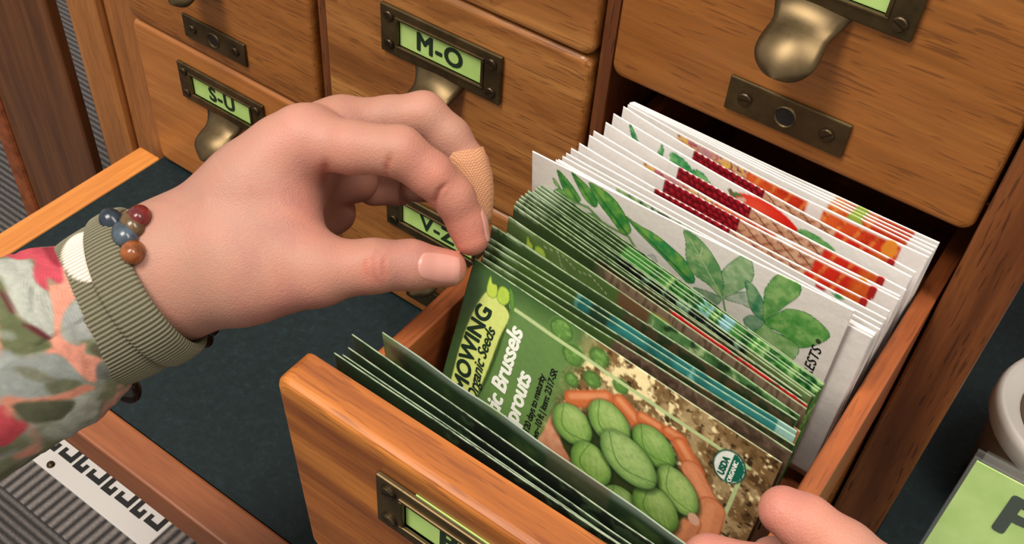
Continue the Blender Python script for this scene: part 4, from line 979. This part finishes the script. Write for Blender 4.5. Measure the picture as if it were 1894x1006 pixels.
# bandage round the middle finger
bd = [(-0.0071, -0.0947, 0.0115, 0.00839), (-0.0037, -0.0961, 0.0083, 0.00839), (-0.0003, -0.0974, 0.0045, 0.00821), (0.0030, -0.0997, -0.0014, 0.00784), (0.0056, -0.1029, -0.0071, 0.00746), (0.0070, -0.1051, -0.0111, 0.00708)]
m_b, ns, ls, b = mat('bandage_fabric', rough=.85)
v = coords(ns, ls); vo = ns.new('ShaderNodeTexVoronoi'); vo.inputs['Scale'].default_value = 1400; vo.inputs['Randomness'].default_value = .1; ls.new(v, vo.inputs['Vector'])
ls.new(ramp(ns, ls, vo.outputs['Distance'], [(.2, L4(206, 156, 118)), (.6, L4(164, 110, 78))]), b.inputs['Base Color']); bump(ns, ls, b, vo.outputs['Distance'], .5, .0004)
V = []; F = []; nb = 40
cen = np.array([q[:3] for q in bd]); rad = [q[3] for q in bd]
fr = dirw(bd[0], bd[-1]); fr /= np.linalg.norm(fr); e1 = toward(bd[2]); e1 = e1-fr*(e1@fr); e1 /= np.linalg.norm(e1); e2 = np.cross(fr, e1)
rings = [(cen[0]-fr*.0001, rad[0]-.0009)]+[(cen[i], rad[i]) for i in range(len(bd))]+[(cen[-1]+fr*.0001, rad[-1]-.0009)]
for c_, r_ in rings:
    for k in range(nb):
        t = 2*math.pi*k/nb; V.append(c_+(e1*math.cos(t)+e2*math.sin(t))*(r_+.00012*math.sin(5*t)))
for i in range(len(rings)-1):
    for k in range(nb): F.append((i*nb+k, i*nb+(k+1) % nb, (i+1)*nb+(k+1) % nb, (i+1)*nb+k))
tag(link('bandage', grid_mesh('bandage', np.array(V)-np.array(world_loc(lh)), F), m_b, lh), 'tan fabric bandage round the middle finger')

# sleeve and cuff
m_s, ns, ls, b = attr_mat('floral_cotton', .85, .2); v = coords(ns, ls, (1, 1, 1), False)
wv = ns.new('ShaderNodeTexWave'); wv.inputs['Scale'].default_value = 600; wv.bands_direction = 'DIAGONAL'; ls.new(v, wv.inputs['Vector']); bump(ns, ls, b, wv.outputs['Fac'], .15, .0003)
M_SLEEVE = m_s
def tube(cens, rads, n, squash=1.0, disp=None, ups=None):
    """rings along a path, each perpendicular to it (or with its own axis)"""
    cens = np.array(cens); out = []
    for i, c_ in enumerate(cens):
        ax = cens[min(i+1, len(cens)-1)]-cens[max(i-1, 0)] if ups is None else np.array(ups[i], float)
        ax = ax/np.linalg.norm(ax); a1 = toward(c_); a1 = a1-ax*(a1@ax); a1 /= np.linalg.norm(a1); a2 = np.cross(ax, a1)
        t = np.arange(n)*2*np.pi/n
        r_ = rads[i]*(1+(disp(i, t) if disp is not None else 0))
        out.append(c_+a1*(np.cos(t)*r_*squash)[:, None]+a2*(np.sin(t)*r_)[:, None])
    V = np.concatenate(out); m_ = len(cens); idx = np.arange(m_*n).reshape(m_, n); nx_ = np.roll(idx, -1, 1)
    F = np.stack([idx[:-1], nx_[:-1], nx_[1:], idx[1:]], -1).reshape(-1, 4)
    return V, F
def lerp_path(ctrl, n):
    c = np.array(ctrl, float); t = np.linspace(0, len(c)-1, n); i = np.minimum(t.astype(int), len(c)-2); f = (t-i)[:, None]
    p0 = c[np.maximum(i-1, 0)]; p1 = c[i]; p2 = c[i+1]; p3 = c[np.minimum(i+2, len(c)-1)]
    return .5*((2*p1)+(-p0+p2)*f+(2*p0-5*p1+4*p2-p3)*f*f+(-p0+3*p1-3*p2+p3)*f**3)
cuff_ax = dirw((-0.0906, -0.2332, -0.0383, 0.00019), (-0.0711, -0.1968, -0.0210, 0.00019))
ctrl = [(-0.1200, -0.3148, -0.0511, 0.03363), (-0.1079, -0.2879, -0.0448, 0.03359), (-0.0980, -0.2629, -0.0403, 0.03399), (-0.0884, -0.2375, -0.0326, 0.03305), (-0.0823, -0.2209, -0.0289, 0.03046), (-0.0767, -0.2081, -0.0254, 0.02418)]
pp = lerp_path(ctrl, 100)
def sdisp(i, t):
    return min(1, (99-i)/14)*.6*(.030*np.sin(2*t+i*.05)+.022*np.sin(3*t-i*.13)+.05*(vnoise(t*2.2+0*t, np.full(t.shape, i*.16), 1, 4)-.5)+.03*(vnoise(t*5, np.full(t.shape, i*.4), 1, 8)-.5))*1.5
n_s = 260
V, F = tube(pp[:, :3], pp[:, 3], n_s, .92, sdisp)
# floral print laid out in sleeve coordinates (along, around) in mm
al = np.repeat(np.concatenate([[0], np.cumsum(np.linalg.norm(np.diff(pp[:, :3], axis=0), axis=1))]), n_s)*1000
tt = np.tile(((np.arange(n_s)*2*np.pi/n_s+np.pi) % (2*np.pi))-np.pi, len(pp)); ar = tt*32
LM = al.max()
S_ = Art(LM-al, ar, (150, 152, 138))      # X: distance from the cuff seam, Y: around (- towards the top of the picture)
nzz = fbm(S_.X, S_.Y, 14, 2); nz2 = fbm(S_.X, S_.Y, 22, 12)
S_.mix(np.clip((nzz-.5)*8, 0, 1)*.8, (112, 116, 84)); S_.mix(np.clip((nz2-.56)*8, 0, 1)*.8, (176, 180, 170))
S_.mix(np.clip((fbm(S_.X, S_.Y, 18, 32)-.6)*9, 0, 1), (216, 150, 128))
# blobs: x from the cuff, y around
def blob(c, pts): 
    j = np.array(pts, float); S_.poly(j, c, 1.2)
blob((226, 152, 130), [(3, -50), (0, -52), (0, -53), (0, -55), (0, -22), (1, -13), (5, -9), (9, -6), (15, 1), (12, 7), (9, 8), (11, 12), (5, 19), (9, 19), (14, 24), (17, 19), (19, 8), (23, 4), (17, -2), (13, -7), (10, -17), (5, -21), (5, -60)])
blob((176, 180, 170), [(22, -39), (12, -32), (13, -21), (11, -15), (13, -7), (18, 0), (21, -4), (24, -13), (23, -22), (24, -27)])
blob((150, 154, 146), [(17, -18), (15, -18), (19, -11), (20, -11)])
blob((160, 164, 160), [(9, -6), (2, -9), (2, -2), (2, 5), (5, 8), (12, 4), (12, -2)])
blob((184, 110, 116), [(5, 3), (2, 4), (3, 8), (5, 7)])
blob((98, 104, 72), [(24, -26), (23, -25), (24, -12), (23, -8), (20, 0), (21, 3), (27, 1), (31, -2), (31, -7)])
blob((134, 140, 124), [(30, -10), (27, -7), (28, -5), (30, -7)])
blob((92, 36, 42), [(25, -22), (24, -19), (24, -13), (25, -13), (25, -17)])
blob((92, 36, 42), [(24, -8), (21, -5), (19, 0), (21, -1)])
blob((146, 152, 148), [(32, -4), (28, 2), (20, 6), (18, 15), (18, 19), (26, 18), (32, 15), (39, 8)])
blob((104, 108, 84), [(27, 12), (19, 19), (21, 22), (28, 17)])
blob((120, 122, 104), [(32, 2), (27, 7), (25, 14), (30, 9)])
blob((204, 134, 112), [(39, 8), (33, 14), (24, 20), (18, 22), (16, 26), (25, 23), (34, 16), (42, 16), (44, 15)])
blob((84, 86, 66), [(38, 12), (31, 17), (24, 25), (29, 28), (34, 25), (39, 19)])
blob((92, 88, 68), [(6, 10), (1, 19), (3, 22), (6, 21), (9, 12)])
blob((118, 120, 112), [(9, 18), (3, 23), (5, 32), (10, 29), (13, 23)])
blob((186, 70, 78), [(41, 10), (41, 14), (39, 21), (45, 23), (50, 22), (50, 15)])
blob((200, 78, 92), [(22, -50), (14, -49), (6, -50), (1, -50), (0, -52), (0, -59), (0, -30), (3, -29), (5, -19), (7, -18), (9, -21), (11, -16), (13, -22), (11, -33), (17, -37)])
blob((150, 48, 62), [(8, -50), (3, -41), (4, -27), (6, -29), (7, -36)])
blob((150, 48, 62), [(4, -50), (0, -53), (0, -56), (3, -49)])
blob((168, 60, 72), [(14, -49), (9, -49), (11, -60), (15, -59)])
# cloth weave shading is left to the bump; colours only
me = grid_mesh('sleeve', V-np.array(world_loc(person)), F, lin(np.clip(S_.C*.88*(1+(fbm(al, ar, 1.2, 3)[:, None]-.5)*.18), 0, 255)))
slv = link('sleeve', me, M_SLEEVE, person); so = slv.modifiers.new('thick', 'SOLIDIFY'); so.thickness = .0012; so.offset = -1
# ribbed cuff, folded back at its rim
m_c, ns, ls, b = attr_mat('ribbed_knit', .9, .15); v = coords(ns, ls, rnd=False); nn = noise(ns, ls, v, 900, 2, .7); bump(ns, ls, b, nn, .5, .0005)
M_CUFF = m_c
n_c = 112*7
c0 = (-0.0771, -0.2091, -0.0266, 0.02767); c1 = (-0.0678, -0.1920, -0.0194, 0.02817)
prof = [(-.34, .97), (-.05, 1.015), (.05, 1.03), (.2, 1.04), (.4, 1.045), (.54, 1.04), (.575, 1.045), (.585, 1.075), (.62, 1.095), (.75, 1.10), (.88, 1.095), (1.0, 1.08), (1.08, 1.055), (1.12, 1.01), (1.09, .97), (.9, .95), (.6, .93), (.3, .92)]
c0a, c1a = np.array(c0[:3]), np.array(c1[:3]); rb = c0[3]
prof2 = np.array(prof); tq = np.linspace(0, len(prof)-1, 70); pi_ = np.interp(tq, range(len(prof)), prof2[:, 0]); pr_ = np.interp(tq, range(len(prof)), prof2[:, 1])
cens = [c0a+(c1a-c0a)*s_ for s_ in pi_]; rads = [rb*q for q in pr_]
axc = (c1a-c0a)/np.linalg.norm(c1a-c0a)
tw_ = toward(c0a); axt = [axc+tw_*(.42-.34*min(1, max(0, s_/.9))) for s_ in pi_]
V, F = tube(cens, rads, n_c, .90, lambda i, t: .006*np.cos(112*t)+.025*np.sin(2*t+.6)+.012*np.sin(3*t+i*.02), ups=axt)
t_ = np.tile(np.arange(n_c)*2*np.pi/n_c, len(cens)); rib = (.5+.5*np.cos(112*t_))[:, None]
C = lin((56, 54, 42))*(1-rib**.6)+lin((122, 118, 98))*rib**.6
rowi = np.repeat(np.arange(len(cens)), n_c)
pp_ = np.array((-0.0820, -0.2065, -0.0045, 0.00019)[:3]); dv_ = V-pp_; tv_ = toward(pp_); dv_ = dv_-np.outer(dv_@tv_, tv_); wm = (np.clip((.0088-np.linalg.norm(dv_, axis=1))/.0006, 0, 1)*((V-c0a)@tv_ > -.004)*(rowi < 30))[:, None]
C = C*(1-wm)+(lin((150, 140, 126))*(1-rib**.5)+lin((226, 218, 202))*rib**.5)*wm
tag(link('cuff', grid_mesh('cuff', V-np.array(world_loc(person)), F[:, ::-1], C), M_CUFF, person), 'grey-green ribbed knit cuff with a white patch')
# bracelet beads
m_be = {}
for k_, c_ in (('dark blue', (40, 52, 66)), ('olive brown', (104, 78, 48)), ('dark red', (120, 34, 34)), ('orange brown', (152, 84, 40)), ('slate blue', (70, 84, 96)), ('black', (30, 18, 18))):
    mm, ns, ls, b = mat('bead_'+k_.replace(' ', '_'), L4(*c_), .22); v = coords(ns, ls); ls.new(ramp(ns, ls, noise(ns, ls, v, 180, 4, .6), [(.3, L4(*[q*.55 for q in c_])), (.65, L4(*c_))]), b.inputs['Base Color']); m_be[k_] = mm
br = empty('bracelet', (0, 0, 0)); br.parent = person
bc = np.array((-0.0711, -0.1905, -0.0234, 0.00020)[:3]); bax = dirw((-0.0764, -0.2063, -0.0268, 0.00019), (-0.0691, -0.1887, -0.0187, 0.00019)); bax /= np.linalg.norm(bax)
b1 = toward(bc); b1 = b1-bax*(b1@bax); b1 /= np.linalg.norm(b1); b2_ = np.cross(bax, b1)
beads = []
for p_, r_, k_, ang in (((-0.0956, -0.1864, -0.0114, 0.00394), .0042, 'dark blue', 0), ((-0.0897, -0.1827, -0.0114, 0.00394), .0042, 'olive brown', 1), ((-0.0930, -0.1772, -0.0135, 0.00400), .0042, 'dark red', 2), ((-0.0874, -0.1744, -0.0114, 0.00398), .0040, 'orange brown', 0),
    ((-0.0833, -0.1903, -0.0071, 0.00384), .0044, 'slate blue', 1), ((-0.0743, -0.1945, -0.0069, 0.00378), .0042, 'orange brown', 2), ((-0.0564, -0.1875, -0.0440, 0.00402), .0044, 'black', 0), ((-0.0604, -0.1877, -0.0449, 0.00404), .0040, 'black', 1), ((-0.0554, -0.1837, -0.0413, 0.00402), .0040, 'black', 1), ((-0.0651, -0.2172, -0.0530, 0.00433), .0050, 'black', 0)):
    dvec = (b1*math.sin(ang)+b2_*math.cos(ang*.7)); beads.append((p_[:3], r_, k_, dvec))
def bead_on(p_, r_):
    dr = np.array(p_)-CAMP; L_ = np.linalg.norm(dr); dr /= L_
    ts = np.linspace(L_-.05, L_+.012, 120); pts = (CAMP+dr*ts[:, None]).astype(np.float32); sd = hand_sdf(pts, LH)
    k = np.where(sd < r_*.25)[0]; return pts[k[0]] if len(k) else pts[sd.argmin()]
for bi_, (p_, r_, k_, dr_) in enumerate(beads):
    if bi_ in (0, 1, 2, 4, 5): p_ = bead_on(p_, r_)
    bm = bmesh.new(); bmesh.ops.create_uvsphere(bm, u_segments=18, v_segments=12, radius=r_)
    d_ = Vector(dr_).normalized(); q = Vector((0, 0, 1)).rotation_difference(d_).to_matrix().to_4x4()
    bmesh.ops.scale(bm, vec=(1, 1, 1.35), verts=bm.verts); bmesh.ops.transform(bm, matrix=Matrix.Translation(Vector(p_)) @ q, verts=bm.verts)
    o = finish('bead', bm, m_be[k_], br, smooth=True); o['label'] = k_+' polished bead'

# right hand, mostly outside the picture
RH = dict(
 palm=[((0.2151, -0.1586, -0.0110, 0.01170), (0.1977, -0.1594, 0.0002, 0.00900)), ((0.2151, -0.1586, -0.0110, 0.01170), (0.2013, -0.1646, -0.0088, 0.00907)), ((0.2151, -0.1586, -0.0110, 0.01170), (0.2016, -0.1708, -0.0212, 0.00923)), ((0.2176, -0.1594, -0.0130, 0.01170), (0.2051, -0.1733, -0.0334, 0.00881)),
       ((0.2151, -0.1586, -0.0110, 0.01170), (0.2385, -0.1659, 0.0030, 0.01156)), ((0.2169, -0.1626, -0.0082, 0.01149), (0.1880, -0.1835, 0.0033, 0.00831))],
 fingers=[
  [(0.1885, -0.1819, 0.0044, 0.00831), (0.1740, -0.1826, 0.0086, 0.00809), (0.1584, -0.1834, 0.0104, 0.00793), (0.1458, -0.1863, 0.0089, 0.00718)],
  [(0.1977, -0.1594, 0.0002, 0.00900), (0.1859, -0.1602, 0.0043, 0.00903), (0.1741, -0.1605, 0.0073, 0.00880), (0.1621, -0.1609, 0.0104, 0.00783), (0.1554, -0.1612, 0.0108, 0.00684)],
  [(0.2013, -0.1646, -0.0088, 0.00877), (0.1827, -0.1593, -0.0116, 0.00884), (0.1668, -0.1604, -0.0126, 0.00840), (0.1589, -0.1614, -0.0136, 0.00754)],
  [(0.2016, -0.1708, -0.0212, 0.00863), (0.1834, -0.1662, -0.0261, 0.00855), (0.1705, -0.1660, -0.0290, 0.00827), (0.1638, -0.1668, -0.0291, 0.00736)],
  [(0.2051, -0.1733, -0.0334, 0.00790), (0.1917, -0.1702, -0.0365, 0.00751), (0.1821, -0.1703, -0.0386, 0.00716), (0.1768, -0.1702, -0.0386, 0.00640)]],
 creases=[], lines=[], tint=[])
RH['tint'] = [((0.1553, -0.1628, 0.0152, 0.00015)[:3], .02, (236, 140, 122), .8), ((0.1466, -0.1850, 0.0096, 0.00014)[:3], .02, (236, 140, 122), .8), ((0.1667, -0.1643, 0.0164, 0.00014)[:3], .012, (240, 170, 140), .4)]
rh = build_hand('hand', person, RH, (0.1346, -0.1975, -0.0498), (0.2541, -0.1429, 0.0223), .0014)
tag(rh, 'fingertips of the right hand coming in at the lower right')
cu = [(0.2362, -0.1654, 0.0018, 0.01355), (0.2476, -0.1664, 0.0063, 0.01576), (0.2672, -0.1702, 0.0153, 0.01724)]
pp = lerp_path(cu, 24); V, F = tube(pp[:, :3], pp[:, 3], 90, .9, lambda i, t: .03*np.sin(3*t+i*.3))
tag(link('sleeve', grid_mesh('sleeve', V-np.array(world_loc(person)), F, np.ones((len(V), 3))*lin((150, 152, 138))), M_SLEEVE, person), 'right sleeve')
